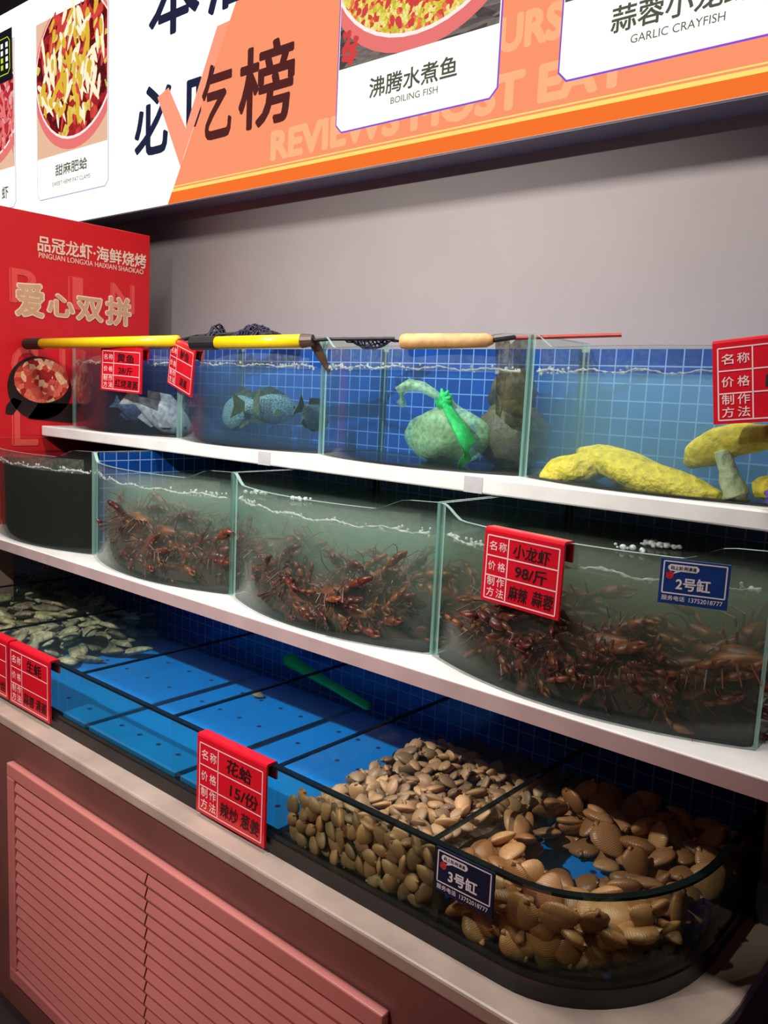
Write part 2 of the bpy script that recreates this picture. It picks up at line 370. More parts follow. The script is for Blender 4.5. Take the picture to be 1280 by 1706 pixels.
def arc_plan(cx, cy, rx, ry, n=10):      # quarter ellipse from the front (angle -90) to the right (angle 0)
    return [(cx + rx * math.cos(-PI / 2 + PI / 2 * i / n), cy + ry * math.sin(-PI / 2 + PI / 2 * i / n)) for i in range(n + 1)]
def copy_tree(o, parent=None):
    c = o.copy(); COL.objects.link(c)
    if parent: c.parent = parent
    for ch in o.children:
        d = ch.copy(); COL.objects.link(d); d.parent = c
        for g in ch.children:
            e = g.copy(); COL.objects.link(e); e.parent = d
    return c
def ray(px, py):                          # direction, in working units, in which a feature was sighted
    return (cr * ((px - 640) / FPX) - cu * ((py - 853) / FPX) + cf)
def onz(px, py, z): d = ray(px, py); return d * (z / d.z)
def ony(px, py, y): d = ray(px, py); return d * (y / d.y)
# ------------------------------------------------------------------ room shell
MB().box(-8, 3, -4.5, 2.78, -2.14, -2.08).build('floor', M['floor'], kind='structure')
MB().box(-8, 3, 2.62, 2.78, -2.08, 2.45).build('wall_back', M['wall'], kind='structure')
MB().box(-8, 3, -1.5, 2.78, 2.45, 2.5).build('ceiling', M['dark'], kind='structure')
MB().box(-3.60, 0.6, 2.33, 2.62, -2.08, 0.160).build('wall_tiled_upper', M['tile'], kind='structure')
MB().box(-4.6, 0.6, 2.02, 2.325, -2.08, -0.67).build('wall_tiled_lower', M['tile'], kind='structure')

# ------------------------------------------------------------------ counter with louvred panel
cnt = thing('seafood_counter', 'matt reddish brown counter with a pale stone ledge under the bottom tank', 'counter', (-1.6, 1.5, -2.08))
body = [(-4.6, 1.192)] + [(x, y + 0.005) for x, y in arc_plan(-0.645, 1.52, 0.262, 0.333, 12)] + [(-0.383, 2.0), (-4.6, 2.0)]
MB().prism(body, -2.08, -1.105).build('counter_body', M['body'], cnt)
led = [(-4.6, 1.186)] + arc_plan(-0.645, 1.52, 0.267, 0.336, 12) + [(-0.378, 2.0), (-4.6, 2.0)]
MB().prism(led, -1.105, -1.07).build('ledge', M['ledge'], cnt, 'pale worn stone ledge', bevel=0.006)
lp = MB()
x0, x1, z0, z1 = -2.515, -0.935, -1.955, -1.205
for a, b, c, d in ((x0, x1, z1 - 0.045, z1), (x0, x1, z0, z0 + 0.045), (x0, x0 + 0.045, z0 + 0.045, z1 - 0.045), (x1 - 0.045, x1, z0 + 0.045, z1 - 0.045)):
    lp.box(a, b, 1.168, 1.192, c, d)
fr = lp.build('louvre_frame', M['louvre'], cnt, 'pale plastic frame of the louvred panel', bevel=0.004)
sl = MB(); n = 17
zt, zb = z1 - 0.05, z0 + 0.05
for xa, xb in ((x0 + 0.047, -1.752), (-1.746, x1 - 0.047)):
    for i in range(n):
        za = zt - (zt - zb) * i / n; zc = zt - (zt - zb) * (i + 1) / n
        prof = [(1.184, za), (1.178, za - 0.004), (1.170, zc + 0.010), (1.172, zc + 0.003), (1.184, zc)]
        sl.slab([(xa, y, z) for y, z in prof], (xb - xa, 0, 0))
sl.build('louvre_slats', M['louvre'], cnt, 'rows of angled plastic slats')

# ------------------------------------------------------------------ shelves and posts
up = MB().box(-3.615, 0.5, 1.86, 2.33, -0.245, -0.20).build('tank_shelf', M['stone'], None,
    'white stone shelf carrying the top row of tanks', 'shelf', 'stone shelves under the tanks', bevel=0.005)
for px in (440, 790):
    x = ony(px, 790, 1.86).x; MB().box(x - 0.03, x + 0.03, 1.8585, 1.8602, -0.2445, -0.2005).build('tape_strip', M['tape'], up, 'grey tape strip on the shelf edge')
ms = MB().box(-4.2, 0.5, 1.504, 2.33, -0.666, -0.63).build('tank_shelf', M['stone'], None,
    'white stone shelf carrying the middle row of crayfish tanks', 'shelf', 'stone shelves under the tanks', bevel=0.005)
MB().box(-4.2, 0.5, 1.4985, 1.5035, -0.667, -0.631).build('darker_edge_strip', M['edge'], ms, 'greyish pink front edge')  # thin strip added to make the shelf's front face darker
MB().box(-3.69, -3.60, 1.62, 1.72, -1.07, -0.666).build('shelf_post', M['lpost'], None, 'beige post under the left end of the middle shelf', 'post', bevel=0.004)
MB().box(-0.442, -0.395, 1.80, 1.90, -1.07, -0.666).build('shelf_post', M['post'], None, 'dark post under the middle shelf beside the rounded tank corner', 'post', bevel=0.004)

MB().box(-0.392, -0.345, 1.93, 2.02, -1.07, -0.666).build('shelf_post', M['lpost'], None, 'mauve post at the right frame edge behind the dark post', 'post', bevel=0.004)

# ------------------------------------------------------------------ glass tanks of the two upper rows
def yf(t, Yp, b): return Yp - b * 4 * t * (1 - t)
def tank(xa, xb, Yp, Yb, b, z0, zear, zrim, zw, wm, label, group, foam=0.005, tiled=False, seed=0, back_top=None):
    r = random.Random(seed)
    T = thing('fish_tank', label, 'tank', ((xa + xb) / 2, Yp, z0), group)
    xa += 0.004; xb -= 0.004; W = xb - xa; n = 36
    g = MB(); rows = []
    for i in range(n + 1):
        t = i / n; x = xa + W * t; y = yf(t, Yp, b); d = min(t, 1 - t) * W
        k = min(1, max(0, (d - (0.012 if t < .5 else 0.07)) / 0.085)); k = k * k * (3 - 2 * k)
        rows.append((x, y, zear + (zrim - zear) * k))
    o0 = [g.v((x, y, z0)) for x, y, z in rows]; o1 = [g.v((x, y, z)) for x, y, z in rows]
    i0 = [g.v((x, y + 0.012, z0)) for x, y, z in rows]; i1 = [g.v((x, y + 0.012, z)) for x, y, z in rows]
    for i in range(n):
        g.mi = 0; g.f([o0[i], o0[i + 1], o1[i + 1], o1[i]]); g.f([i0[i + 1], i0[i], i1[i], i1[i + 1]])
        g.mi = 1; g.f([o1[i], o1[i + 1], i1[i + 1], i1[i]]); g.mi = 0; g.f([o0[i + 1], o0[i], i0[i], i0[i + 1]])
    g.mi = 1
    g.f([o0[0], o1[0], i1[0], i0[0]]); g.f([o0[n], i0[n], i1[n], o1[n]])
    g.build('front_pane', [M['glass'], M['glass_edge']], T, 'bowed front pane with a dipped rim', fix=False, smooth=False)
    for x in (xa, xb - 0.008):
        s = MB(); s.box(x, x + 0.008, Yp + 0.013, Yb, z0, zear)
        for f in s.bm.faces:
            if abs(f.normal.x) < 0.5: f.material_index = 1
        s.bm.normal_update()
        for f in s.bm.faces: f.material_index = 0 if abs(f.normal.x) > 0.5 else 1
        s.build('side_pane', [M['glass'], M['glass_edge']], T)
    if tiled: MB().box(xa + 0.0085, xa + 0.016, Yp + 0.02, Yb, z0 + 0.01, zear - 0.002).build('tiled_side', M['tile'], T, 'blue tiles facing the side wall')
    MB().box(xa + 0.012, xb - 0.012, Yb - 0.012, Yb, z0 + 0.006, back_top if back_top is not None else zrim - 0.005).build('back_panel', M['tile'], T, 'blue tiled back panel')
    MB().prism([(xa + .012, Yp + .014)] + [(x, y + .0125) for x, y, z in rows[1:-1] if xa + .012 < x < xb - .012] + [(xb - .012, Yp + .014), (xb - .012, Yb - .013), (xa + .012, Yb - .013)],
               z0, z0 + 0.006).build('bottom_panel', M['black'], T, 'dark bottom panel')
    e = 0.0175 if tiled else 0.0135
    wp = [(xa + e, yf((e) / W, Yp, b) + .0135)] + [(x, y + .0135) for x, y, z in rows if xa + e + .01 < x < xb - .02] + [(xb - .0135, yf(1 - .0135 / W, Yp, b) + .0135), (xb - .0135, Yb - .0135), (xa + e, Yb - .0135)]
    MB().prism(wp, z0 + 0.0075, zw).build('water', wm, T)
    fm = MB(); fm.grid([[(x, y + .0127, z_) for x, y, z in rows[2:-2]] for z_ in (zw - .004, zw + .5 * (zrim - zw), zrim - .004)])
    fm.build('wet_film', M['mist'], T, 'misty wet film above the water line', fix=False)
    if foam:
        f = MB()
        path, rad = [], []
        for i in range(90):
            t = 0.03 + 0.94 * i / 89
            path.append((xa + W * t, yf(t, Yp, b) + .018, zw + 0.004 + 0.004 * math.sin(i * .35 + seed) + r.uniform(-.002, .002))); rad.append(foam * r.uniform(0.12, 0.85))
        f.tube(path, rad, 6)
        for i in range(46):
            t = r.choice((r.uniform(.03, .2), r.uniform(.8, .97), r.uniform(.03, .97))); q = r.uniform(.002, .006)
            f.ball((xa + W * t, yf(t, Yp, b) + .016 + q, zw + r.uniform(-.004, .014)), (q, q * .7, q), 7, 5)
        f.build('foam_line', M['foam'], T, 'white foam along the water line', smooth=True)
    return T
XS = [-3.575, -2.775, -1.985, -1.203, -0.424]
GT, GM = 'glass tanks on the top shelf', 'glass tanks on the middle shelf'
TOP = [('w_dim', 'dim leftmost glass tank on the top shelf beside the red board'), ('w_deep', 'glass tank on the top shelf with grey tilapia swimming in it'),
       ('w_blue', 'glass tank on the top shelf holding the knotted green bag'), ('w_haze', 'glass tank on the top shelf holding the yellow mesh sacks')]
for i, (wm, lb) in enumerate(TOP):
    tank(XS[i], XS[i + 1], 1.985, 2.315, 0.105, -0.20, 0.184, 0.146, 0.083, M[wm], lb, GT, 0.005, seed=i + 3, back_top=0.168)
MID = [('w_dark', 'glass tank of dark turbid water at the left end of the middle shelf'), ('w_murk', 'glass tank of crayfish second from the left on the middle shelf'),
       ('w_murk', 'glass crayfish tank on the middle shelf between two other crayfish tanks'), ('w_murk2', 'glass crayfish tank on the middle shelf carrying the red and blue signs')]
for i, (wm, lb) in enumerate(MID):
    TK = tank(XS[i], XS[i + 1], 1.62, 2.30, 0.095, -0.63, -0.248, -0.277, -0.330, M[wm], lb, GM, 0.0055, tiled=(i == 1), seed=i + 11, back_top=-0.28)

    if i > 1:
        f = MB(); r = random.Random(40 + i)
        for (px, py), n_ in (((1092, 908), 34), ((1050, 915), 8)) if i == 3 else (((428, 822), 14), ((500, 832), 10)):
            c = onz(px, py, -.325)
            for _ in range(n_):
                q = r.uniform(.003, .009); f.ball((c.x + r.gauss(0, .022), max(c.y, 1.60) + r.gauss(0, .014), -.325 + q * .4), (q, q, q * .8), 7, 5)
        f.build('foam_patch', M['foam'], TK, 'patch of white bubbles on the water', smooth=True)

# ------------------------------------------------------------------ long bottom tank
LT = thing('shellfish_tank', 'long low glass tank with a rounded corner along the counter ledge', 'tank', (-2.2, 1.6, -1.07))
def lplan(d): return [(-4.2, 1.252 + d)] + [(x, y) for x, y in arc_plan(-0.72, 1.60, 0.262 - d, 0.348 - d, 16)] + [(-0.458 - d, 1.99)]
def strip(name, d0, d1, z0, z1, mat, lb=None, kind=None):
    g = MB(); a, b = lplan(d0), lplan(d1); rows = [[(x, y, z0) for x, y in a], [(x, y, z1) for x, y in a], [(x, y, z1) for x, y in b], [(x, y, z0) for x, y in b]]
    g.grid(rows + [rows[0]]); bmesh.ops.remove_doubles(g.bm, verts=g.bm.verts, dist=1e-6)
    return g.build(name, mat, LT, lb)
strip('front_pane', 0, 0.014, -1.07, -0.862, M['glass_thick'], 'long clear front pane curving round the corner')
strip('rim_edge', -0.001, 0.015, -0.862, -0.856, M['dark_edge'], 'dark polished upper edge of the front pane')
strip('base_seal', -0.003, 0.020, -1.07, -1.032, M['black'], 'black seal along the foot of the pane')
DIV = [-3.42, -2.81, -2.235, -1.775, -1.363, -0.908]
for x in DIV:
    p = MB().box(x - 0.005, x + 0.005, 1.268, 1.99, -1.045, -0.866).build('divider', M['glass'], LT)
    MB().box(x - 0.0045, x + 0.0045, 1.268, 1.99, -0.866, -0.860).build('divider_edge', M['dark_edge'], p, 'dark upper edge of the divider')
MB().box(-0.902, -0.886, 1.2665, 1.285, -1.045, -0.868).build('corner_seal', M['black'], LT, 'black vertical seal where two panes meet')
wp = [(x, y) for x, y in lplan(0.016)]
MB().prism([(x, y) for x, y in wp] + [(-4.2, 1.99)], -1.046, -0.888).build('water', M['w_low'], LT)
MB().prism([(x, y) for x, y in lplan(0.021)] + [(-4.2, 1.99)], -1.0685, -1.048).build('bottom_panel', M['black'], LT, 'dark bottom panel')
BL = ['under the far left oyster pile', 'under the sparse oysters beside the first divider', 'lying bare next to the sparse oysters', 'lying bare next to the small clams', 'under the heap of small clams', 'showing through the large clams by the rounded corner']
xs = [-3.42, -2.81, -2.235, -1.775, -1.363, -0.908, -0.47]
for i in range(6):
    xa, xb = xs[i] + 0.012, xs[i + 1] - 0.012
    if i == 5: plan = [(xa, 1.345)] + [(x, y) for x, y in arc_plan(-0.72, 1.60, 0.175, 0.255, 10)] + [(-0.545, 1.98), (xa, 1.98)]
    elif i == 4: plan = [(xa, 1.345), (xb, 1.345), (xb, 1.98), (xa, 1.98)]
    else: plan = [(xa, 1.285), (xb, 1.285), (xb, 1.98), (xa, 1.98)]
    bd = MB().prism(plan, -1.044, -1.030).build('drain_board', M['board_blue'], None, 'blue perforated plastic board ' + BL[i], 'board', 'blue drain boards in the bottom tank')
    h = MB(); rr = random.Random(i)
    for a in range(4):
        for b in range(4):
            cx = xa + 0.06 + (xb - xa - 0.12) * (a + .5 * (b % 2) * .6) / 3.3; cy = 1.36 + 0.15 * b
            h.poly([(cx + 0.008 * math.cos(k * PI / 4), cy + 0.008 * math.sin(k * PI / 4), -1.0294) for k in range(8)])
    h.build('hole_pattern', M['hole'], bd, 'small dark drain holes')
# ------------------------------------------------------------------ wall menu light box
YS = 2.48
SG = thing('menu_lightbox', 'long backlit menu sign in white and orange high on the wall', 'sign', (-2.4, YS, 0.862))
E_white = emit('sign_white_light', (0.97, 1.0, 1.0, 1), 1.35)
E_card = emit('sign_card_white', (1.0, 1.0, 0.93, 1), 1.10)
E_or = emit('sign_orange', C(253, 152, 110), 1.0); E_or2 = emit('sign_light_orange', C(255, 160, 128), 1.0)
E_or3 = emit('sign_deep_orange', C(248, 118, 48), 1.0)
E_yel = emit('sign_yellow', C(255, 228, 120), 1.0); E_peach = emit('sign_peach', C(254, 182, 134), 1.0)
E_navy = emit('sign_navy', C(36, 40, 66), 1.0); E_maroon = emit('sign_maroon', C(84, 40, 38), 1.0); E_grey = emit('sign_grey_text', C(88, 88, 76), 1.0)
E_pur = emit('sign_purple_line', C(138, 84, 214), 1.0); E_silver = emit('sign_silver_line', C(178, 184, 214), 1.0)
MB().box(-6.2, 0.5, YS + 0.003, 2.619, 0.862, 2.13).build('housing', M['housing'], SG, 'dark grey metal housing of the light box', fix=True)
def flat(pts, dy): return [(x, YS - dy, z) for x, z in pts]
MB().poly(flat([(-6.2, 0.868), (0.5, 0.868), (0.5, 2.125), (-6.2, 2.125)], 0.0)).build('white_face', E_white, SG, 'glowing white face', fix=False)
def obj_s(name, mat, pts, dy, parent=SG, lb=None): return MB().poly(flat(pts, dy)).build(name, mat, parent, lb, fix=False)
EX = lambda z: -3.565 + (z - 0.868) * 0.61          # slanted edge of the orange field
op = obj_s('orange_field', E_or, [(EX(0.868), 0.868), (0.5, 0.868), (0.5, 2.125), (EX(2.125), 2.125)], 0.001, lb='orange field with a slanted left edge')
obj_s('orange_footer', E_or3, [(EX(0.868), 0.868), (0.5, 0.868), (0.5, 0.925), (EX(0.925), 0.925)], 0.002)
MB().poly(flat([(EX(0.922), 0.920), (0.5, 0.920), (0.5, 0.934), (EX(0.934), 0.934)], 0.003)).poly(flat([(EX(0.942), 0.941), (0.5, 0.941), (0.5, 0.946), (EX(0.947), 0.946)], 0.003)).build('yellow_stripe', E_yel, SG, fix=False)
# tick: the long arm lies along the slanted edge, the short arm leans left
obj_s('tick_mark', E_or2, [(-3.655, 1.372), (-3.565, 1.400), (-3.425, 1.195), (-3.205, 1.588), (-3.115, 1.592), (-3.436, 1.075), (-3.462, 1.025)], 0.0042, lb='salmon tick mark across the heading')
obj_s('slanted_band', E_or2, [(EX(1.075), 1.075), (-3.425, 1.195), (-3.205, 1.588), (EX(1.588), 1.588)], 0.0044)
U, V = (1, 0, 0), (0, 0, 1)
def stext(name, s, mat, x, z, wd, ht, dy, bold=0.0, parent=SG, lb=None): return MB().text(s, (x, YS - dy, z), U, V, wd, ht, bold).build(name, mat, parent, lb, fix=False)
stext('heading_character', '本', E_navy, -3.735, 1.630, 0.40, 0.335, 0.003, 0.022)
stext('heading_character', '店', E_navy, -3.275, 1.640, 0.37, 0.335, 0.003, 0.022)
stext('heading_character', '必', E_navy, -3.850, 1.112, 0.345, 0.325, 0.003, 0.022)
stext('heading_character', '吃', E_navy, -3.425, 1.110, 0.34, 0.325, 0.003, 0.022)
# the same word goes maroon where it crosses onto the orange field
stext('heading_character', '乞', E_maroon, -3.305, 1.110, 0.215, 0.325, 0.0056, 0.022)
stext('heading_character', '榜', E_maroon, -3.045, 1.110, 0.355, 0.34, 0.0056, 0.022)
obj_s('orange_overlay', E_or, [(EX(1.10) + .02, 1.10), (-3.05, 1.10), (-3.05, 1.46), (EX(1.46) + .02, 1.46)], 0.0048)
stext('background_lettering', 'REVIEWS MOST EAT', E_peach, -2.83, 0.962, 1.615, 0.125, 0.003, 0.05)
stext('background_lettering', 'URS', E_peach, -1.70, 1.148, 0.245, 0.118, 0.003, 0.05)
FC1 = emit_food('print_clam_dish', [C(120, 20, 24), C(170, 40, 44), C(90, 24, 26), C(214, 70, 60), C(226, 200, 90)], 26, 1.0)
FC2 = emit_food('print_fish_dish', [C(230, 212, 96), C(206, 190, 60), C(214, 74, 62), C(240, 226, 140), C(236, 120, 80)], 85, 1.05)
FC3 = emit_food('print_crayfish_plate', [C(196, 50, 60), C(160, 30, 40), C(226, 110, 110), C(240, 170, 170)], 40, 1.0)
E_bowl = emit('print_pink_bowl', C(236, 122, 118), 1.0); E_bowlr = emit('print_bowl_rim', C(255, 236, 232), 1.05)
E_wood = emit_food('print_grey_table', [C(96, 88, 84), C(122, 112, 106), C(80, 72, 70)], 12, 1.0, (1, 1, 5)); E_sand = emit('print_sand_table', C(236, 190, 160), 1.0)
E_clam = emit('print_clam_white', C(250, 240, 205), 1.05); E_clamy = emit('print_clam_yellow', C(226, 184, 60), 1.0); E_chili = emit('print_red_chilli', C(214, 70, 70), 1.0)
E_black = emit('print_black_badge', C(26, 27, 30), 1.0); E_lime = emit('print_lime_mark', C(196, 226, 60), 1.0)
def ell(cx, cz, rx, rz, x0, x1, z0, z1, n=40, a0=0):
    pts = [(cx + rx * math.cos(2 * PI * k / n), cz + rz * math.sin(2 * PI * k / n)) for k in range(n)]
    def clip(p, f, g):
        o = []
        for i in range(len(p)):
            a, b = p[i - 1], p[i]
            if f(a) != f(b): o.append(g(a, b))
            if f(b): o.append(b)
        return o
    def cx_(v): return lambda a, b: (v, a[1] + (b[1] - a[1]) * (v - a[0]) / (b[0] - a[0]))
    def cz_(v): return lambda a, b: (a[0] + (b[0] - a[0]) * (v - a[1]) / (b[1] - a[1]), v)
    for f, g in ((lambda p: p[0] >= x0, cx_(x0)), (lambda p: p[0] <= x1, cx_(x1)), (lambda p: p[1] >= z0, cz_(z0)), (lambda p: p[1] <= z1, cz_(z1))):
        pts = clip(pts, f, g)
        if len(pts) < 3: return None
    return pts
def card(x0, x1, z0, z1, zi, line, zh, en, th, te, mats, bowl, lb):
    c = 0.028
    out = [(x0, z0 + c), (x0 + c, z0), (x1 - c, z0), (x1, z0 + c), (x1, z1), (x0, z1)]
    e = 0.006
    P = obj_s('dish_card', line, [(x0 - e, z0 + c - e * .4), (x0 + c - e * .4, z0 - e), (x1 - c + e * .4, z0 - e), (x1 + e, z0 + c - e * .4), (x1 + e, z1), (x0 - e, z1)], 0.006, lb=lb)
    obj_s('card_face', E_card, out, 0.007, P)
    q = MB()
    mlist = list(mats)
    q.mi = 0; q.poly(flat([(x0 + .004, zi), (x1 - .004, zi), (x1 - .004, z1), (x0 + .004, z1)], 0.008))
    cx, cz, rx, rz = bowl
    for i, (f, dz) in enumerate(((1.0, -0.030), (1.0, 0.0), (0.955, 0.006), (0.93, 0.010))):
        p = ell(cx, cz + dz, rx * f, rz * f, x0 + .004, x1 - .004, zi, z1)
        q.mi = (1, 1, 2, 3)[i]
        if p: q.poly(flat(p, 0.0085 + 0.0006 * i))
    return P, q, mlist
def leafs(q, mi, n, box, ln, wd, dy, rr, inside, turn=.55):
    for _ in range(n):
        x, z = rr.uniform(box[0], box[1]), rr.uniform(box[2], box[3])
        if not inside(x, z): continue
        a = rr.gauss(PI / 2, turn); l, wv = ln * rr.uniform(.6, 1.2), wd * rr.uniform(.7, 1.2); q.mi = rr.choice(mi)
        d = dy + rr.uniform(0, .0016)
        q.poly(flat([(x + math.cos(a) * l * math.cos(k) - math.sin(a) * wv * math.sin(k) * (1 + .4 * math.cos(k)), z + math.sin(a) * l * math.cos(k) + math.cos(a) * wv * math.sin(k) * (1 + .4 * math.cos(k))) for k in [2 * PI * j / 10 for j in range(10)]], d))
def caption(P, zh, en, zx, zz, zw, zhh, ex, ez, ew, eh):
    stext('dish_name', zh, E_grey, zx, zz, zw, zhh, 0.0085, 0.018, P); stext('dish_name_latin', en, E_grey, ex, ez, ew, eh, 0.0085, 0.0, P)
rr = random.Random(5)
P, q, ml = card(-4.825, -4.085, 1.022, 1.965, 1.243, E_silver, 0, 0, 0, 0, [E_sand, E_bowl, E_bowlr, FC1, E_clam, E_clamy, E_chili], (-4.42, 1.66, 0.43, 0.38), 'dish card of sweet spicy clams in a red bowl')
ins = lambda x, z: ((x + 4.42) / .37) ** 2 + ((z - 1.675) / .33) ** 2 < 1 and -4.80 < x < -4.11
leafs(q, [6], 60, (-4.8, -4.1, 1.35, 1.96), 0.05, 0.010, 0.0112, rr, ins); leafs(q, [4, 4, 5], 85, (-4.8, -4.1, 1.38, 1.96), 0.075, 0.017, 0.013, rr, ins)
leafs(q, [5], 26, (-4.8, -4.1, 1.38, 1.96), 0.036, 0.02, 0.015, rr, ins)
q.build('dish_photo', ml, P, fix=False); caption(P, '甜麻肥蛤', 'SWEET HEMP FAT CLAMS', -4.62, 1.128, 0.335, 0.062, -4.655, 1.078, 0.40, 0.022)
P, q, ml = card(-2.440, -1.694, 1.017, 2.0, 1.247, E_pur, 0, 0, 0, 0, [E_wood, E_bowl, E_bowlr, FC2, E_chili, E_clam], (-2.05, 1.645, 0.46, 0.375), 'dish card of boiling fish in a pink bowl')
leafs(q, [4], 16, (-2.43, -2.34, 1.27, 1.37), 0.024, 0.013, 0.0112, rr, lambda x, z: x - 0.024 > -2.44, 1.8)
leafs(q, [4], 50, (-2.40, -1.72, 1.30, 1.6), 0.022, 0.012, 0.0118, rr, lambda x, z: ((x + 2.05) / .40) ** 2 + ((z - 1.655) / .32) ** 2 < 1)
q.build('dish_photo', ml, P, fix=False); caption(P, '沸腾水煮鱼', 'BOILING FISH', -2.272, 1.112, 0.410, 0.074, -2.162, 1.074, 0.218, 0.023)
P, q, ml = card(-1.458, -0.715, 1.017, 2.0, 1.250, E_pur, 0, 0, 0, 0, [E_wood, E_bowl, E_bowlr, FC3], (-1.09, 1.645, 0.46, 0.375), 'dish card of garlic crayfish at the right end')
q.build('dish_photo', ml, P, fix=False); caption(P, '蒜蓉小龙虾', 'GARLIC CRAYFISH', -1.290, 1.118, 0.42, 0.078, -1.222, 1.078, 0.278, 0.024)
P, q, ml = card(-5.84, -5.092, 1.022, 1.965, 1.250, E_silver, 0, 0, 0, 0, [E_sand, E_bowl, E_bowlr, FC3, E_black, E_lime, E_card], (-5.44, 1.60, 0.44, 0.30), 'dish card at the far left cut by the red board')
leafs(q, [1], 40, (-5.5, -5.1, 1.36, 1.70), 0.05, 0.012, 0.0112, rr, lambda x, z: True)
q.mi = 4; q.poly(flat([(-5.45, 1.735), (-5.097, 1.735), (-5.097, 2.02), (-5.45, 2.02)], 0.0145))
q.mi = 5; q.poly(flat([(-5.42, 1.775), (-5.15, 1.775), (-5.125, 1.80), (-5.125, 1.955), (-5.15, 1.98), (-5.42, 1.98)], 0.0150))
q.mi = 4; q.poly(flat([(-5.42, 1.780), (-5.152, 1.780), (-5.130, 1.802), (-5.130, 1.953), (-5.152, 1.975), (-5.42, 1.975)], 0.0155))
for k in range(4):
    for j, xx in enumerate((-5.165, -5.225, -5.285)):
        q.mi = 5 if (j and k < 2) else 6; q.poly(flat([(xx - .012, 1.805 + .04 * k), (xx + .016, 1.805 + .04 * k), (xx + .016, 1.832 + .04 * k), (xx - .012, 1.832 + .04 * k)], 0.0160))
q.build('dish_photo', ml, P, fix=False); stext('dish_name', '虾', E_grey, -5.265, 1.075, 0.085, 0.075, 0.0085, 0.018, P)

# ------------------------------------------------------------------ red printed board at the left
XB = -3.62
RB = thing('promotion_board', 'tall red printed board standing at the left end of the tanks', 'board', (XB, 2.0, -0.629))
MB().box(XB - 0.045, XB - 0.0015, 1.515, 2.42, -0.629, 0.716).build('board_panel', M['board_red'], RB, bevel=0.003)
UY = (0, 1, 0)
def btext(name, s, mat, y, z, wd, ht, dx, bold=0.0, outline=0.0, lb=None): return MB().text(s, (XB + dx, y, z), UY, V, wd, ht, bold, outline).build(name, mat, RB, lb, fix=False)
btext('shop_name_outline', '品冠龙虾·海鲜烧烤', M['cream'], 1.852, 0.556, 0.545, 0.068, 0.0009, 0.020)
btext('shop_name_latin', 'PINGUAN LONGXIA HAIXIAN SHAOKAO', M['cream'], 1.857, 0.529, 0.525, 0.023, 0.0009, 0.006)
for s, y, z, wd, ht in (('爱', 1.752, 0.272, 0.125, 0.142), ('心', 1.896, 0.288, 0.125, 0.095), ('双', 2.035, 0.282, 0.130, 0.104), ('拼', 2.182, 0.276, 0.130, 0.128)):
    btext('slogan_character', s, M['cream'], y - .007, z - .006, wd + .014, ht + .012, 0.0010, 0.058)
    btext('slogan_character', s, M['tan'], y, z, wd, ht, 0.0016, 0.030)
for s, y, z, wd, ht in (('P', 1.725, 0.325, 0.12, 0.145), ('I', 1.992, 0.325, 0.075, 0.145), ('N', 2.205, 0.335, 0.13, 0.135), ('G', 1.728, -0.02, 0.125, 0.165), ('U', 1.95, -0.02, 0.13, 0.165), ('L', 1.728, -0.29, 0.12, 0.16)):
    btext('outlined_letter', s, M['faint_red'], y, z, wd, ht, 0.0003, 0.022); btext('letter_inside', s, M['board_red'], y + .0035, z + .003, wd - .007, ht - .006, 0.0005, 0.006)
pn = MB().poly([(XB + 0.0010, 1.853 + 0.155 * math.cos(a) * (1.0 if math.cos(a) > 0 else .92), -0.035 + 0.14 * math.sin(a)) for a in [2 * PI * k / 36 for k in range(36)]])
pn.poly([(XB + 0.0010, y, z) for y, z in ((1.700, -0.150), (1.735, -0.155), (1.775, -0.095), (1.735, -0.080), (1.705, -0.115))])
pn.poly([(XB + 0.0010, y, z) for y, z in ((1.80, -0.17), (2.02, -0.19), (2.05, -0.10), (1.85, -0.10))])
pn.build('printed_pan', M['pan'], RB, 'picture of a black pan', fix=False)
MB().poly([(XB + 0.0016, 1.868 + 0.128 * math.cos(a), -0.002 + 0.098 * math.sin(a)) for a in [2 * PI * k / 30 for k in range(30)]]).build('printed_dish', M['pan_food'], RB, 'picture of red crayfish in the pan', fix=False)
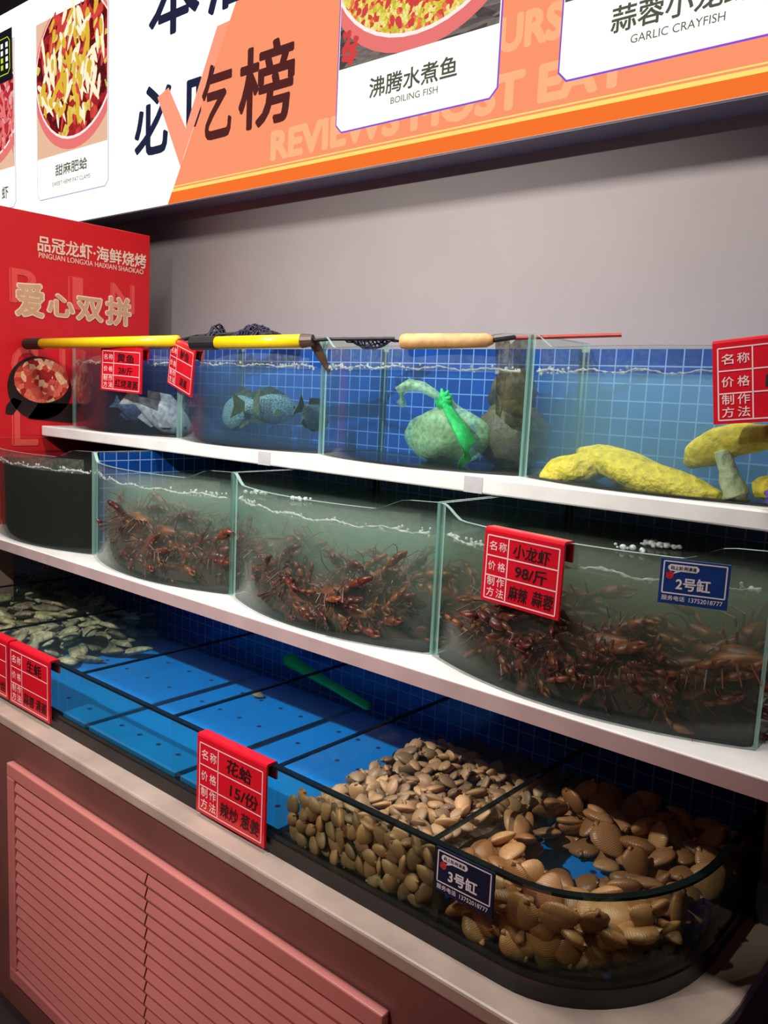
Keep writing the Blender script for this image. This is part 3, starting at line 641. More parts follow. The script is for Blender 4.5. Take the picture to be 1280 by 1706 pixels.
# ------------------------------------------------------------------ price tags and tank number plates
def price_tag(at, yaw, roll, wd, ht, label, hand, group='red acrylic price tags', dim=False, tilt=0):
    T = thing('price_tag', label, 'price tag', (0, 0, 0), group); T.location = m3(*at); T.rotation_euler = (tilt, roll, yaw); T.rotation_mode = 'XYZ'
    b = MB(True)
    prof = [(0, -ht), (0, -.006), (.002, -.001), (.007, .001), (.030, .001), (.035, -.002), (.036, -.008), (.036, -.045), (.031, -.045), (.031, -.006), (.006, -.006), (.006, -ht)]
    b.slab([(0, y, z) for y, z in prof], (wd, 0, 0)); b.build('acrylic_plate', M['red'], T)
    g = MB(True); a0, a1, am = .045 * wd, .955 * wd, .325 * wd; zs = [-.10 * ht, -.37 * ht, -.64 * ht, -.955 * ht]; t = .0028; y = -.0006
    def r(xa, xb, za, zb): g.poly([(xa, y, za), (xb, y, za), (xb, y, zb), (xa, y, zb)])
    for z in zs: r(a0, a1, z - t / 2, z + t / 2)
    for x in (a0, am, a1): r(x - t / 2, x + t / 2, zs[3], zs[0])
    g.build('ruled_grid', M['white_print'], T, 'white ruled grid', fix=False)
    p = MB(True); cw = (am - a0) * .36; ch = .125 * ht
    for s, cx, z in (('名', .10, -.295), ('称', .56, -.295), ('价', .10, -.565), ('格', .56, -.565), ('制', .10, -.775), ('作', .56, -.775), ('方', .10, -.925), ('法', .56, -.925)):
        p.text(s, (a0 + (am - a0) * cx, y, z * ht), (1, 0, 0), (0, 0, 1), cw, ch, .012)
    p.build('printed_heading', M['white_print'], T, 'white printed headings', fix=False)
    k = MB(True)
    for s, xa, za, w_, h_ in hand:
        k.text(s, ((xa) * wd, y, za * ht), (1, 0, -.03), (.10, 0, 1), w_ * wd, h_ * ht, .015)
    if hand: k.build('handwritten_text', M['ink'], T, 'black handwriting', fix=False)
    return T
def mid_y(x, i): t = (x - XS[i]) / (XS[i + 1] - XS[i]); return yf(t, 1.62, .095)
def top_y(x, i): t = (x - XS[i]) / (XS[i + 1] - XS[i]); return yf(t, 1.985, .105)
xa = -1.005; ya = mid_y(xa, 3); yaw = math.atan2(mid_y(xa + .2, 3) - ya, .2)
price_tag((xa, ya - .018, -.271), yaw, .012, .208, .163, 'red price tag reading 98 hung on the middle shelf crayfish tank',
          [('小龙虾', .38, -.33, .46, .19), ('98/斤', .42, -.60, .40, .19), ('麻辣', .36, -.90, .24, .20), ('蒜蓉', .66, -.90, .26, .20)])
price_tag((-1.626, 1.236, -.852), 0, .0, .258, .205, 'red price tag hung on the bottom tank front beside the small clams',
          [('花蛤', .44, -.32, .36, .18), ('15/份', .50, -.60, .40, .18), ('辣炒', .36, -.90, .26, .19), ('葱姜', .66, -.90, .26, .19)])
price_tag((-2.628, 1.236, -.852), 0, 0, .262, .200, 'red price tag at the bottom tank, right one of the touching pair',
          [('生蚝', .44, -.33, .36, .19), ('蒜蓉', .36, -.90, .26, .19), ('清蒸', .66, -.90, .26, .19)])
price_tag((-2.905, 1.238, -.852), 0, 0, .262, .200, 'red price tag at the bottom tank, left one of the touching pair',
          [('扇贝', .44, -.33, .36, .19), ('蒜蓉', .36, -.90, .26, .19), ('粉丝', .66, -.90, .26, .19)])
price_tag((-.672, 1.862, .152), .02, -.115, .255, .180, 'slightly tilted red price tag on the yellow sack tank, top shelf', [('18/斤', .42, -.60, .40, .18)])
x = -2.757; price_tag((x, 1.938, .186), -.26, .20, .250, .176, 'red price tag on the top shelf beside the black handle grip', [('鲈鱼', .44, -.33, .36, .19), ('清蒸', .5, -.90, .3, .19)], tilt=0)
price_tag((-3.138, top_y(-3.1, 0) - .012, .150), .07, .035, .262, .176, 'red price tag under the yellow pole on the leftmost top tank', [('黄鱼', .40, -.33, .42, .19), ('28/斤', .44, -.60, .34, .17), ('红烧清蒸', .36, -.90, .56, .19)])

def plate(at, yaw, num, mat, label, wd, ht):
    T = thing('tank_number_plate', label, 'sign', (0, 0, 0), 'tank number plates'); T.location = m3(*at); T.rotation_euler = (0, 0, yaw)
    MB(True).box(0, wd, 0, .004, -ht, 0).build('plate', mat, T)
    q = MB(True); y = -.0006; t = .0013
    for a, b, c, d in ((.05, .95, .05, .05), (.05, .95, .76, .76)): q.poly([(a * wd, y, -c * ht - t), (b * wd, y, -c * ht - t), (b * wd, y, -c * ht + t), (a * wd, y, -c * ht + t)])
    for a in (.05, .95): q.poly([(a * wd - t, y, -.76 * ht), (a * wd + t, y, -.76 * ht), (a * wd + t, y, -.05 * ht), (a * wd - t, y, -.05 * ht)])
    q.build('border_line', M['lwhite'], T, 'thin white border', fix=False)
    q = MB(True); q.text(num, (.24 * wd, y, -.68 * ht), (1, 0, 0), V, .50 * wd, .30 * ht, .03)
    q.text('服务电话', (.05 * wd, y, -.925 * ht), (1, 0, 0), V, .34 * wd, .115 * ht, .01); q.text('13752018777', (.45 * wd, y, -.920 * ht), (1, 0, 0), V, .48 * wd, .10 * ht, .01)
    q.build('lettering', M['lwhite'], T, 'white lettering', fix=False)
    q = MB(True); a0, a1, c0, c1 = .11 * wd, .56 * wd, -.26 * ht, -.11 * ht; r = .05 * ht
    q.poly([(a0 + r, y, c0), (.22 * wd, y, c0), (.18 * wd, y, c0 - .07 * ht), (.30 * wd, y, c0), (a1 - r, y, c0), (a1, y, c0 + r), (a1, y, c1 - r), (a1 - r, y, c1), (a0 + r, y, c1), (a0, y, c1 - r), (a0, y, c0 + r)])
    bb = q.build('speech_bubble', M['lwhite'], T, 'white speech bubble', fix=False)
    MB(True).text('码上知·阿清道', (.15 * wd, -.001, -.225 * ht), (1, 0, 0), V, .37 * wd, .085 * ht, .01).build('bubble_lettering', M['ink'], T, fix=False)
    MB(True).poly([(.145 * wd + .055 * wd * math.cos(k * PI / 6) * (1 + .12 * (k % 2)), y, -.36 * ht + .085 * ht * math.sin(k * PI / 6) * (1 + .12 * (k % 2))) for k in range(12)]).build('red_icon', M['rouge'], T, 'small round red icon', fix=False)
x = -.612; yaw = math.atan2(mid_y(x + .12, 3) - mid_y(x, 3), .12)
plate((x, mid_y(x, 3) - .008, -.279), yaw, '2号缸', M['label_blue'], 'blue number plate for tank 2 on the right crayfish tank', .124, .086)
plate((-.884, 1.2445, -.857), 0, '3号缸', M['label_navy'], 'navy number plate for tank 3 on the bottom tank', .135, .089)

# ------------------------------------------------------------------ hand nets lying across the top tanks
def mesh_net(name, fn, nu, nv, mat, parent, lb=None, r=.0035):
    g = MB(); rows = [[Vector(fn(i / nu, j / nv)) for j in range(nv + 1)] for i in range(nu + 1)]
    for i in range(nu + 1):
        for j in range(nv + 1):
            if i < nu: g.tube([rows[i][j], rows[i + 1][j]], r, 4, False)
            if j < nv: g.tube([rows[i][j], rows[i][j + 1]], r, 4, False)
    return g.build(name, mat, parent, lb)
def lerp(a, b, t): return a + (b - a) * t
A, B = ony(70, 572.5, 1.80), ony(296, 568, 1.935)
T = thing('landing_net', 'yellow landing net pole with black grip over the leftmost tank', 'landing net', tuple(A), 'landing nets lying across the top tanks')
A0 = ony(44, 573, 1.785)
MB().tube([A0, A], [.024, .024], 14).build('grip', M['grip'], T, 'black end grip'); MB().tube([A, lerp(A, B, .5), B], .0215, 14).build('handle', M['yellow'], T, smooth=True)
P0 = ony(330, 560, 2.05); P1 = ony(455, 556, 2.15)
MB().tube([B, P0, lerp(P0, P1, .5) + Vector((0, .01, .006)), P1], .007, 8).build('hoop', M['grip'], T, 'dark wire hoop')
rn = random.Random(4); jj = {}
def netfn(u, v):
    p = lerp(P0, P1, u); k = (round(u, 3), round(v, 3))
    if k not in jj: jj[k] = (rn.uniform(-.008, .008), rn.uniform(-.006, .006))
    hgt = .048 * (math.exp(-((u - .18) / .08) ** 2) + .9 * math.exp(-((u - .68) / .22) ** 2)) + .006
    return (p.x + jj[k][0], p.y - .02 + .10 * v, p.z - .012 + hgt * math.sin(PI * v) + jj[k][1])
mesh_net('netting', netfn, 26, 6, M['net'], T, 'dark knotted netting')
A, B = ony(362, 571, 1.862), ony(503, 568, 1.93)
T = thing('landing_net', 'yellow landing net pole with black grip over the grey fish tank', 'landing net', tuple(A), 'landing nets lying across the top tanks')
A0 = ony(321, 572, 1.84)
MB().tube([A0, A], .0245, 14).build('grip', M['grip'], T, 'black end grip'); MB().tube([A, B], .022, 14).build('handle', M['yellow'], T, smooth=True)
B2 = ony(522, 567, 1.945); MB().tube([B, B2], [.0235, .019], 12).build('ferrule', M['brown'], T, 'brown worn ferrule')
P0, P1 = ony(553, 565, 2.0), ony(658, 564, 2.12)
MB().tube([B2, P0, P1], .0055, 8).build('hoop', M['grip'], T, 'thin dark rod of the hoop')
jj = {}
def netfn(u, v):
    p = lerp(P0, P1, .15 + .7 * u); k = (round(u, 3), round(v, 3))
    if k not in jj: jj[k] = (rn.uniform(-.006, .006), rn.uniform(-.004, .004))
    return (p.x + jj[k][0], p.y + .07 * v, p.z - .03 * math.sin(PI * u) * math.sin(PI * v) + jj[k][1])
mesh_net('netting', netfn, 12, 4, M['net'], T, 'dark knotted netting', .003)
MB().tube([B2 + Vector((-.02, .02, 0)), B2 + Vector((.0, .04, -.05)), B2 + Vector((.02, .06, -.10))], [.018, .014, .006], 8).build('hanging_cord', M['brown'], T, 'brown cord hanging into the tank')
A, B = ony(670, 569, 1.865), ony(822, 567, 1.93)
T = thing('landing_net', 'landing net with bare wooden handle over the green bag tank', 'landing net', tuple(A), 'landing nets lying across the top tanks')
MB().tube([A, lerp(A, B, .06), lerp(A, B, .6), lerp(A, B, .93), B], [.020, .0225, .021, .019, .010], 14).build('handle', M['wood'], T, smooth=True)
P0, P1, P2 = ony(858, 562, 1.99), ony(930, 561, 2.06), ony(1036, 558, 2.14)
MB().tube([B, lerp(B, P0, .5), P0], .0065, 8).build('ferrule', M['grip'], T, 'dark wire neck'); MB().tube([P0 + Vector((0, 0, -.002)), P1, P2], .0055, 8).build('hoop', M['rust'], T, 'red rod of the hoop')
sg = MB(); rows = []
for i in range(9):
    u = i / 8; rows.append([Vector((lerp(-1.335, -1.225, v), 2.02 + .03 * math.sin(7 * v + u), .165 - .20 * u + .012 * math.sin(9 * v + 3 * u))) for v in [j / 8 for j in range(9)]])
sg.grid(rows); bmesh.ops.solidify(sg.bm, geom=sg.bm.faces, thickness=.006); sg.build('netting', M['brownbag'], T, 'brown netting hanging into the water', smooth=True)

# ------------------------------------------------------------------ what is in the top tanks
def fish(at, yaw, pitch, s, mat, fin, label, name='tilapia', cat='fish'):
    T = thing(name, label, cat, (0, 0, 0), 'fish in the top tanks'); T.location = m3(*at); T.rotation_euler = (pitch * .6, pitch, yaw); T.scale = (s, s, s)
    b = MB(True); rows = []
    prof = [(-.13, .012, .020), (-.115, .016, .026), (-.08, .022, .042), (-.03, .030, .062), (.02, .034, .068), (.06, .032, .058), (.09, .026, .042), (.112, .016, .024), (.122, .006, .009)]
    for x, ry, rz in prof: rows.append([(x, ry * math.cos(2 * PI * k / 16), rz * math.sin(2 * PI * k / 16) + (.006 if x > .05 else 0)) for k in range(16)])
    vs = b.grid(rows, True); b.f(vs[0]); b.f(vs[-1][::-1]); b.build('body', mat, T, smooth=True)
    def fin_(n, pts, yy=0): MB(True).slab([(x, yy - .0015, z) for x, z in pts], (0, .003, 0)).build(n, fin, T)
    fin_('tail_fin', [(-.125, -.016), (-.125, .016), (-.19, .055), (-.178, 0), (-.19, -.055)])
    fin_('dorsal_fin', [(-.095, .030), (-.11, .062), (-.02, .098), (.05, .074), (.055, .055), (0, .062)])
    fin_('anal_fin', [(-.09, -.030), (-.10, -.065), (-.035, -.072), (-.02, -.058)])
    fin_('pectoral_fin', [(.045, -.012), (.01, .006), (-.01, -.02), (.005, -.035)], -.036)
    for sy in (-1, 1): MB(True).ball((.092, sy * .023, .016), (.007, .004, .007), 8, 6).build('eye', M['gill'], T)
    return T
fish((-2.50, 2.06, -.085), 2.9, .25, 1.0, M['fish'], M['fish_fin'], 'large grey tilapia with a scaly flank, left in its tank')
fish((-2.36, 2.11, -.065), 1.25, .05, .85, M['fish'], M['fish_fin'], 'grey tilapia facing away just behind the large scaly one')
fish((-2.125, 2.10, -.085), 1.85, .35, .72, M['fish'], M['fish_fin'], 'small grey tilapia alone near the tank partition')
fish((-2.92, 2.03, -.125), .75, .5, 1.0, M['fish_pale'], M['fish_pale'], 'pale whitish fish lying low against the tank partition', 'pale_fish')
fish((-3.27, 2.12, -.13), 1.2, .5, .6, M['fish_pale'], M['fish_pale'], 'blurred pale fish at the back of the leftmost top tank', 'pale_fish')

def lump(c, r, sd, amp=.12, fr=9.0):
    ph = [random.Random(sd + k).uniform(0, 6) for k in range(6)]
    def fn(q, d):
        k = 1 + amp * (math.sin(fr * d.x + ph[0]) * math.sin(fr * d.z + ph[1]) + .6 * math.sin(fr * 1.7 * d.y + ph[2] + 3 * d.x) + .4 * math.sin(fr * 2.3 * d.z + ph[3] + 4 * d.y))
        return q * k
    return dict(c=c, r=r, fn=fn)
def addlump(mb, l, nu=30, nv=18): mb.ball(l['c'], l['r'], nu, nv, l['fn'])
T = thing('net_bag', 'pale green knotted net bag sitting in the clear blue tank', 'bag', (-1.50, 2.06, -.19))
kn = ony(741, 668, 2.0)
b = MB(); addlump(b, lump((-1.555, 2.09, -.115), (.105, .075, .082), 3, .06)); b.build('bag_contents', M['content'], T, 'pale clams showing through the bag', smooth=True)
b = MB(); rows = []
for i in range(15):
    u = i / 14; rr_ = 1.1 * [.020, .026, .042, .066, .090, .108, .120, .126, .128, .128, .124, .116, .104, .084, .055][i]
    c = Vector((kn.x - .045 * u, kn.y + .07 * min(1, u * 2), kn.z - .185 * u))
    rows.append([c + Vector((rr_ * math.cos(a) * (1 + .10 * math.sin(5 * a + 4 * u)), rr_ * .66 * math.sin(a) * (1 + .10 * math.sin(4 * a)), .010 * math.sin(3 * a + 5 * u))) for a in [2 * PI * k / 28 for k in range(28)]])
b.grid(rows, True); b.build('sack', M['greenbag'], T, 'thin pale green sack', smooth=True)
b = MB(); addlump(b, lump(tuple(kn), (.026, .024, .028), 8, .2, 7), 16, 10)
for q, (dx, dz) in enumerate(((.02, .03), (-.005, .036), (.03, .012))): b.tube([kn, kn + Vector((dx * .5, -.01, dz * .6)), kn + Vector((dx, -.012, dz))], [.010, .008, .003], 7)
b.build('knot', M['greenknot'], T, 'bright green knot', smooth=True)
pth = [kn, ony(722, 655, 1.985), ony(704, 645, 1.975), ony(684, 641, 1.97), ony(668, 650, 1.968), ony(668, 668, 1.968), ony(672, 678, 1.972)]
MB().tube(pth, [.012, .017, .021, .023, .022, .018, .014], 14, True, .8).build('tail', M['greenbag'], T, 'curled end of the bag', smooth=True)
pth = [kn, ony(752, 690, 1.975), ony(766, 712, 1.97), ony(780, 738, 1.968), ony(776, 764, 1.97), ony(765, 782, 1.975)]
MB().tube(pth, [.012, .020, .030, .034, .022, .008], 14, True, .5).build('drape', M['greenknot'], T, 'green flap hanging from the knot', smooth=True)
T = MB(); addlump(T, lump((-1.34, 2.15, -.095), (.115, .09, .10), 21, .08)); addlump(T, lump((-1.36, 2.17, .015), (.075, .05, .085), 22, .08))
tag(T.build('brown_net_sack', M['brownbag'], None, smooth=True), 'murky brown net sack behind the green bag', 'bag')

def sack(pts, rad, mat, label, sd, tail=True):
    T = thing('mesh_sack', label, 'sack', tuple(pts[0]), 'mesh sacks in the top tank')
    b = MB(); rows = []; rr_ = random.Random(sd); pts = [Vector(p) for p in pts]
    n = 22
    for i in range(n + 1):
        u = i / n * (len(pts) - 1); k = min(int(u), len(pts) - 2); c = pts[k].lerp(pts[k + 1], u - k); r = (rad[k] * (1 - u + k) + rad[k + 1] * (u - k))
        t = (pts[k + 1] - pts[k]).normalized(); a = t.cross(Vector((0, 0, 1))).normalized(); bb = a.cross(t)
        rows.append([c + a * r * math.cos(g) * (1 + .07 * math.sin(4 * g + i * .7 + sd)) + bb * r * .85 * math.sin(g) * (1 + .07 * math.sin(3 * g - i * .6)) for g in [2 * PI * q / 22 for q in range(22)]])
    vs = b.grid(rows, True); b.f(vs[0]); b.f(vs[-1]); b.build('netting', mat, T, smooth=True)
    a, c = pts[-1], pts[-2]; d = (a - c).normalized()
    MB().tube([a - d * .01, a + d * .02, a + d * .05 + Vector((0, 0, -.01))], [rad[-1] * .8, .014, .024], 10).build('tied_end', mat, T, 'gathered end', smooth=True)
    return T
sack([ony(906, 796, 1.99), ony(930, 787, 1.99), ony(960, 783, 2.0), ony(990, 778, 2.02), ony(1015, 780, 2.05)], [.02, .045, .054, .048, .02], M['yellowbag'], 'bulging yellow mesh sack at the left of the yellow group', 1)
sack([ony(968, 752, 2.06), ony(1000, 762, 2.03), ony(1050, 785, 1.995), ony(1105, 806, 1.975), ony(1160, 822, 1.965), ony(1205, 832, 1.96)], [.015, .040, .056, .052, .040, .018], M['yellowbag'], 'long yellow mesh sack sloping down across the middle', 2)
sack([ony(1150, 770, 2.04), ony(1170, 755, 2.02), ony(1200, 740, 2.0), ony(1240, 732, 1.98), ony(1290, 725, 1.97)], [.02, .045, .048, .042, .03], M['yellowbag'], 'raised yellow mesh sack under the tilted red tag', 3)
sack([ony(1205, 752, 1.96), ony(1212, 780, 1.955), ony(1220, 806, 1.955), ony(1228, 828, 1.955)], [.02, .022, .030, .034], M['palebag'], 'pale whitish mesh sack hanging down by the right edge', 4)
sack([ony(1256, 815, 1.96), ony(1280, 812, 1.965), ony(1310, 808, 1.98)], [.022, .034, .03], M['yellowbag'], 'small yellow sack low at the right edge', 5)
p = onz(1277, 862, -.2)
T = MB(); addlump(T, lump((p.x, 1.868, -.166), (.042, .028, .034), 31, .10, 12), 30, 18); addlump(T, lump((p.x + .05, 1.87, -.158), (.045, .03, .042), 32, .10, 12), 30, 18)
tag(T.build('purple_scrubber', M['purple'], None, smooth=True), 'crumpled purple mesh scrubber on the white top shelf edge', 'scrubber')
# ------------------------------------------------------------------ crayfish heaps in the middle tanks
def crayfish():
    T = thing('crayfish', '', 'crayfish', (0, 0, 0)); T.location = (0, 0, 0)
    b = MB(True); rows = []
    for x, ry, rz in ((-.002, .018, .017), (.015, .023, .022), (.035, .023, .023), (.055, .017, .018), (.070, .010, .011), (.084, .003, .004)):
        rows.append([(x, ry * math.cos(2 * PI * k / 10), rz * math.sin(2 * PI * k / 10)) for k in range(10)])
    vs = b.grid(rows, True); b.f(vs[0]); b.f(vs[-1]); b.build('carapace', M['craw'], T, smooth=True)
    b = MB(True); rows = []
    for i in range(13):
        u = i / 12; r = .018 * (1 - .45 * u) * (1.06 if i % 2 else .92); a = 1.5 * u
        c = Vector((-.002 - .075 * math.sin(a) / 1.5 * 1.2, 0, -.045 * (1 - math.cos(a)) / 1.1)); rows.append([c + Vector((r * .5 * math.sin(a) * math.sin(k), r * math.cos(k), r * .85 * math.sin(k) * math.cos(a * .8))) for k in [2 * PI * q / 10 for q in range(10)]])
    vs = b.grid(rows, True); b.f(vs[0]); b.f(vs[-1]); e = rows[-1][0]
    for k in (-1, 0, 1): b.slab([(c.x, k * .008, c.z), (c.x - .020, k * .018 - .008, c.z - .022), (c.x - .024, k * .018 + .008, c.z - .022)], (.003, 0, .001))
    b.build('tail', M['craw'], T, smooth=True)
    for s in (-1, 1):
        b = MB(True); b.tube([(.045, s * .016, -.004), (.062, s * .036, -.004), (.080, s * .040, 0)], [.005, .006, .007], 6)
        b.ball((.104, s * .038, .002), (.024, .013, .009), 8, 6); b.tube([(.118, s * .044, .002), (.136, s * .042, .002), (.150, s * .034, .002)], [.008, .006, .001], 6); b.tube([(.118, s * .031, .002), (.134, s * .026, .002), (.147, s * .031, .002)], [.005, .004, .001], 6)
        b.build('claw', M['craw'], T, smooth=True)
        for k in range(4):
            x = .008 + .012 * k; f = -.012 + .010 * k
            MB(True).tube([(x, s * .016, -.012), (x + f, s * .042, .002), (x + 1.6 * f, s * .062, -.030)], [.0032, .0026, .001], 5).build('leg', M['craw_leg'], T)
        MB(True).tube([(.078, s * .005, .004), (.105, s * .014, .022), (.128, s * .036, .030), (.138, s * .062, .026)], [.0018, .0014, .001, .0006], 4).build('antenna', M['craw_leg'], T)
    return T
proto = crayfish(); first = True
CL = {1: 'dark red crayfish heaped in the middle-shelf tank just right of the dark turbid tank', 2: 'dark red crayfish heaped in the middle-shelf tank without any sign on it', 3: 'dim reddish crayfish heaped in the middle-shelf tank with the 98 price tag'}
CG = {1: 'crayfish of the left heap', 2: 'crayfish of the middle heap', 3: 'crayfish of the heap behind the red and blue signs'}
rc = random.Random(12)
def heap(i, u):
    G = lambda c, s: math.exp(-((u - c) / s) ** 2)
    return {1: .125 + .05 * G(.4, .2) - .06 * G(0, .12), 2: .115 + .055 * G(.13, .13) + .03 * G(.85, .15) - .03 * G(.48, .08), 3: .115 + .06 * G(.1, .16) + .035 * G(.55, .12) + .05 * G(.95, .12)}[i]
for i in (1, 2, 3):
    W = XS[i + 1] - XS[i]
    for k in range(84):
        u = .10 + .80 * ((k % 22 + rc.random()) / 22); lay = (0, 1, 2, 0)[k // 22]
        dd = rc.uniform(.040, .056) if lay == 0 else rc.uniform(.06, .11) if lay == 1 else rc.uniform(.10, .26)
        z = -.610 + heap(i, u) * (rc.uniform(.06, .85) if lay == 0 else rc.uniform(.62, .90) if lay == 1 else rc.uniform(.82, 1.0))
        o = proto if first else copy_tree(proto); first = False
        slope = math.atan2(-.095 * 4 * (1 - 2 * u), W)
        o.location = m3(XS[i] + W * u, yf(u, 1.62, .095) + dd + .014 + .03 * abs(1 - 2 * u), z); q = rc.uniform(.95, 1.3) if lay else rc.uniform(.72, .92); o.scale = (q, q, q)
        o.rotation_euler = (rc.gauss(0, .9) if lay else rc.gauss(.9, .5), rc.gauss(-.05, .28 if lay else .5), slope + rc.choice((0, PI)) + rc.gauss(0, .16 if lay < 2 else .5))
        tag(o, CL[i], 'crayfish', CG[i])
for u, i, z, rot in ((.045, 1, -.475, (0, -1.2, 1.5)), (.955, 1, -.49, (0, -1.25, 1.8))):
    o = copy_tree(proto); o.location = m3(XS[i] + (XS[i + 1] - XS[i]) * u, yf(u, 1.62, .095) + .07, z); o.rotation_euler = rot
    tag(o, 'crayfish climbing upright against the %s partition of the left heap' % ('left' if u < .5 else 'right'), 'crayfish', 'crayfish climbing the partitions')
# the packed lower part of each heap, seen only as dark texture
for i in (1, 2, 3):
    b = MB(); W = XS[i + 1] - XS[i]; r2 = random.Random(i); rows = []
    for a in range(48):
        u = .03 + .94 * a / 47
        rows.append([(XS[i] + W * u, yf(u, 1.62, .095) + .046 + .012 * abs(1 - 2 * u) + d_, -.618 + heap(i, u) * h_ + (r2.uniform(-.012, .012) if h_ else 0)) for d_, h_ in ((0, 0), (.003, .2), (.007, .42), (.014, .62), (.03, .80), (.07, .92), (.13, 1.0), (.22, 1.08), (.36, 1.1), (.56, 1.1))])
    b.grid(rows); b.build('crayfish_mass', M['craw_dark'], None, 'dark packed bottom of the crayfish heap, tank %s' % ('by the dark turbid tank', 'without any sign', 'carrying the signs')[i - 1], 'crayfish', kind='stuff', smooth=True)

# ------------------------------------------------------------------ clams and oysters of the bottom tank
def bivalve(name, L_, W_, T_, mat, egg=.25, rough=0.0, nu=16, nv=10, sd=0):
    ph = [random.Random(sd + k).uniform(0, 6) for k in range(4)]
    def fn(q, d):
        r = math.hypot(d.x, d.y); a = math.atan2(d.y, d.x)
        k = 1 + egg * .5 * math.cos(2 * a) * 0 + rough * (math.sin(3 * a + ph[0]) + .6 * math.sin(7 * a + ph[1]))
        hz = math.copysign((max(0, 1 - r * r)) ** .62, d.z) * T_ * (1 + .25 * (-d.x) * r)
        return Vector((d.x * L_ * k, d.y * W_ * k * (1 - egg * d.x), hz * (1 + rough * 2 * math.sin(6 * d.x + ph[2]) * math.sin(7 * d.y + ph[3]))))
    b = MB(True); b.ball((0, 0, 0), (1, 1, 1), nu, nv, fn)
    b.tube([(-L_ * .80, -W_ * .15, T_ * .35), (-L_ * 1.0, 0, T_ * .2), (-L_ * 1.0, 0, -T_ * .2), (-L_ * .80, W_ * .1, -T_ * .35)], [.25 * T_, .42 * T_, .42 * T_, .25 * T_], 6)
    return b.build(name, mat, None, smooth=True)
def scatter(proto, spots, label, cat, group, rnd, flip=.45, first=True, smin=.8, smax=1.18):
    for k, (x, y, z, rot) in enumerate(spots):
        o = proto if (k == 0 and first) else proto.copy()
        if o is not proto: COL.objects.link(o)
        o.location = m3(x, y, z); s = rnd.uniform(smin, smax); o.scale = (s, s * rnd.uniform(.9, 1.08), s)
        o.rotation_euler = rot or (rnd.gauss(0, flip), rnd.gauss(0, flip), rnd.uniform(0, 2 * PI))
        tag(o, label, cat, group)
def darts(n, x0, x1, y0, y1, gap, rnd, ok=lambda x, y: True, tries=6000):
    pts = []
    for _ in range(tries):
        if len(pts) >= n: break
        x, y = rnd.uniform(x0, x1), rnd.uniform(y0, y1)
        if ok(x, y) and all((x - a) ** 2 + (y - b) ** 2 > gap * gap for a, b in pts): pts.append((x, y))
    return pts
rs = random.Random(21)
# small clams
xa, xb = -1.345, -.926
def hz(x, y): return -.935 + .018 * math.sin(9 * x + 1) * math.sin(8 * y) - .02 * max(0, (y - 1.6) / .3) - .03 * max(0, 1 - (x - xa) / .05)
g = MB(); rows = [[(lerp(xa, xb, a / 24), y, max(-1.028, (hz(lerp(xa, xb, a / 24), y) - .016 if y > 1.3 else -1.02)) + rs.uniform(-.006, .006)) for y in [1.295, 1.301] + [1.33 + .64 * b / 22 for b in range(23)]] for a in range(25)]
g.grid(rows); g.build('clam_bed', M['mound'], None, 'packed bed of shells beneath the heap of small clams', 'clams', kind='stuff', smooth=False)
spots = [(x, y, hz(x, y) + rs.uniform(-.004, .008), None) for x, y in darts(190, xa + .02, xb - .02, 1.30, 1.80, .0255, rs)]
spots += [(x, y, hz(x, y) + rs.uniform(.010, .018), None) for x, y in darts(36, xa + .05, xb - .02, 1.32, 1.75, .05, rs)]
spots += [(x, 1.287 + rs.uniform(0, .010), z, (PI / 2 + rs.gauss(0, .35), rs.uniform(0, 6.28), rs.gauss(0, .3))) for x, z in darts(70, xa + .01, xb - .012, -1.035, -.925, .025, rs)]
pc = bivalve('small_clam', .0245, .0180, .0090, M['clam'], .32, .03, 12, 8, 2)
scatter(pc, spots[:299], 'small pale clam in the heap behind the long bottom tank front', 'clam', 'small pale clams', rs, .55)
# large clams round the corner
hole = onz(945, 1450, -1.03); H2 = onz(1050, 1475, -1.03)
def inside(x, y, mgn=.035):
    if x < -.895 + mgn * .6 or y < 1.27 + mgn * .8: return False
    if x > -.72 and y < 1.60: return ((x + .72) / (.245 - mgn)) ** 2 + ((y - 1.60) / (.331 - mgn)) ** 2 < 1
    return x < -.475 - mgn and y < 1.96
def clear(x, y): return inside(x, y) and ((x - hole.x) / .062) ** 2 + ((y - hole.y) / .085) ** 2 > 1 and ((x - H2.x) / .03) ** 2 + ((y - H2.y) / .03) ** 2 > 1
pv = bivalve('large_clam', .038, .0300, .0145, M['venus'], .36, .010, 18, 12, 5)
spots = []
for lay, (n, gap) in enumerate(((80, .046), (70, .050), (55, .054), (26, .066))):
    for x, y in darts(n, -.90, -.46, 1.27, 1.94, gap, rs, clear):
        # the pile opens towards the front so that the board shows through
        if min(math.hypot(x - hole.x - .03 * lay * t, y - hole.y + .046 * lay * t) for t in (0, .5, 1)) < .082 + .006 * lay: continue
        if lay == 3 and not (x < -.70 and y < 1.75): continue
        spots.append((x, y, -1.012 + .0245 * lay + rs.uniform(-.004, .004), None))
for lay in (2, 3):
    spots += [(x, y, -1.008 + .0245 * lay + .012 * (1 - (x + .89) / .12) + rs.uniform(-.003, .004), None) for x, y in darts(22, -.885, -.77, 1.30, 1.80, .047, rs, lambda x, y: math.hypot(x - hole.x - .05, y - hole.y + .07) > .14 and math.hypot(x - hole.x, y - hole.y) > .10)]
arc = [(-.885 + .165 * k / 6, 1.284) for k in range(6)] + arc_plan(-.72, 1.60, .236, .316, 14)
cum = [0]
for p, q in zip(arc, arc[1:]): cum.append(cum[-1] + math.hypot(q[0] - p[0], q[1] - p[1]))
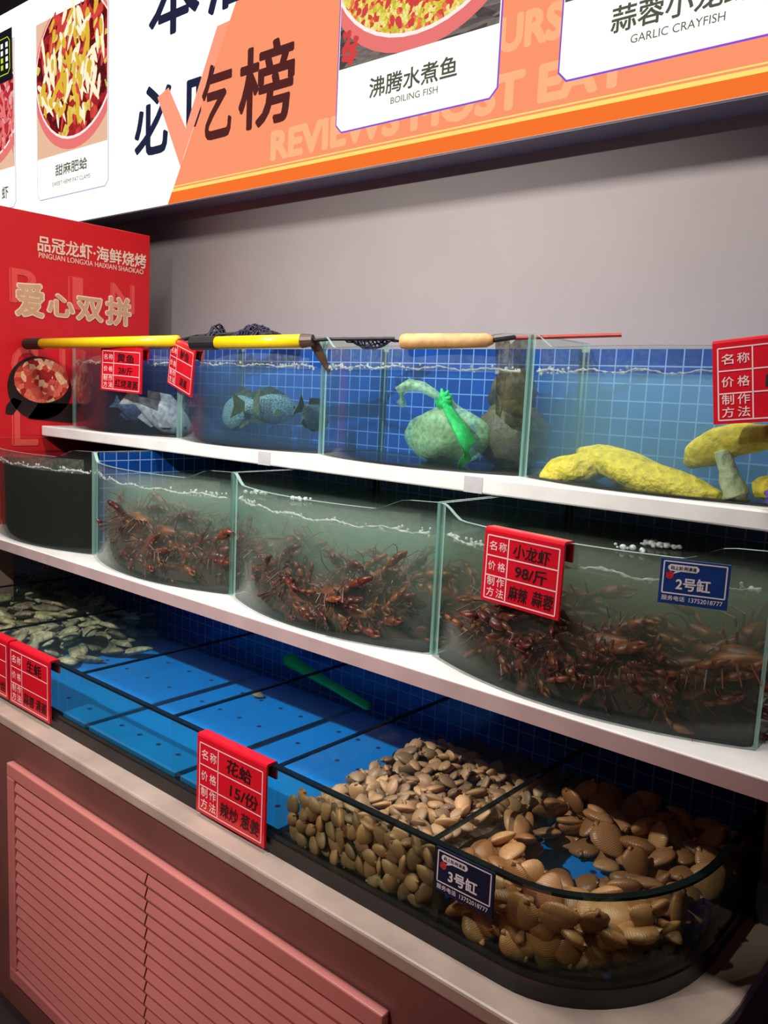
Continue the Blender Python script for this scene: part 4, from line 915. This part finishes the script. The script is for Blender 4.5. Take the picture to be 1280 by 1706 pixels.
for s, z in darts(48, .02, cum[-1] - .02, -1.018, -.93, .047, rs):
    k = max(j for j in range(len(cum)) if cum[j] <= s); k = min(k, len(arc) - 2); f = (s - cum[k]) / (cum[k + 1] - cum[k])
    x, y = lerp(arc[k][0], arc[k + 1][0], f), lerp(arc[k][1], arc[k + 1][1], f); ang = math.atan2(arc[k + 1][1] - arc[k][1], arc[k + 1][0] - arc[k][0])
    nx, ny = -math.sin(ang), math.cos(ang); d = .020 + rs.uniform(0, .012)
    R = Matrix.Rotation(ang, 4, 'Z') @ Matrix.Rotation(PI / 2 + rs.gauss(0, .3), 4, 'X') @ Matrix.Rotation(rs.uniform(0, 6.28), 4, 'Z')
    spots.append((x + nx * d, y + ny * d, z, R.to_euler()))
scatter(pv, spots[:298], 'large tan clam in the rounded corner of the bottom tank', 'clam', 'large tan clams', rs, .5)
# oysters in the left cells
po = bivalve('oyster', .060, .034, .014, M['oyster'], .30, .05, 18, 12, 9)
sp = []
for px, py, z in ((85, 1040, -.985), (152, 1052, -.99), (170, 1058, -.985), (200, 1062, -.985), (230, 1077, -.985), (190, 1078, -.99), (130, 1080, -.985), (85, 1068, -.99), (40, 1055, -.985), (62, 1072, -.99), (108, 1058, -1.0), (150, 1092, -1.0), (25, 1075, -1.0), (115, 1095, -1.0), (215, 1056, -1.0)):
    q = onz(px, py, z); sp.append((q.x, q.y, z - .015, (rs.gauss(0, .2), rs.gauss(0, .2), rs.gauss(.3, .5))))
scatter(po, sp, 'rough greenish oyster lying loose on the blue board near the left red tags', 'oyster', 'loose oysters', rs, .2, True, .8, 1.1)
sp = []
for lay in range(3):
    for x, y in darts(46, -3.40, -2.84, 1.30, 1.96, .062, rs): sp.append((x, y, -1.005 + .03 * lay, (rs.gauss(0, .25), rs.gauss(0, .25), rs.uniform(0, 6.28))))
for lay in range(3):
    for x, y in darts(22, -3.95, -3.45, 1.30, 1.96, .08, rs): sp.append((x, y, -1.005 + .03 * lay, (rs.gauss(0, .25), rs.gauss(0, .25), rs.uniform(0, 6.28))))
scatter(po, sp, 'brownish oyster in the dense pile at the far left of the bottom tank', 'oyster', 'piled oysters', rs, .2, False, .75, 1.05)
# loose bits
def loose(proto, px, py, z, rot, s, label, name):
    o = proto.copy(); o.name = name; COL.objects.link(o); q = onz(px, py, z); o.location = m3(q.x, q.y, z); o.rotation_euler = rot; o.scale = (s, s, s)
    for k in ('group',):
        if k in o: del o[k]
    tag(o, label, 'clam' if 'clam' in name else 'oyster')
loose(pc, 430, 1157, -1.018, (0, .2, .4), 1.0, 'single small clam lying alone on the bare blue board', 'small_clam')
loose(po, 222, 1028, -.90, (0, 0, .2), .62, 'pale flat oyster shell at the dark back of the bottom tank', 'oyster')
q = Vector((-1.66, 1.295, -1.022)); o = pc.copy(); COL.objects.link(o); o.location = m3(*q); o.rotation_euler = (1.2, .3, .5); o.scale = (1.1, 1.1, 1.1)
if 'group' in o: del o['group']
tag(o, 'single mossy clam resting against the blue tank front', 'clam')
A, B = ony(481, 1099, 1.955), ony(612, 1176, 1.80)
T = thing('green_stick', 'bright green plastic stick leaning at the tiled back of the bottom tank', 'stick', tuple(A))
MB().tube([A + (A - B).normalized() * .012, A, A + (B - A) * .05, A + (B - A) * .16, A + (B - A) * .6, B], [.012, .023, .025, .020, .014, .013], 12).build('stick', M['green'], T, smooth=True)
MB().tube([A + (A - B).normalized() * .020, A + (A - B).normalized() * .010], [.008, .014], 12).build('end_cap', M['green'], T, 'rounded end', smooth=True)
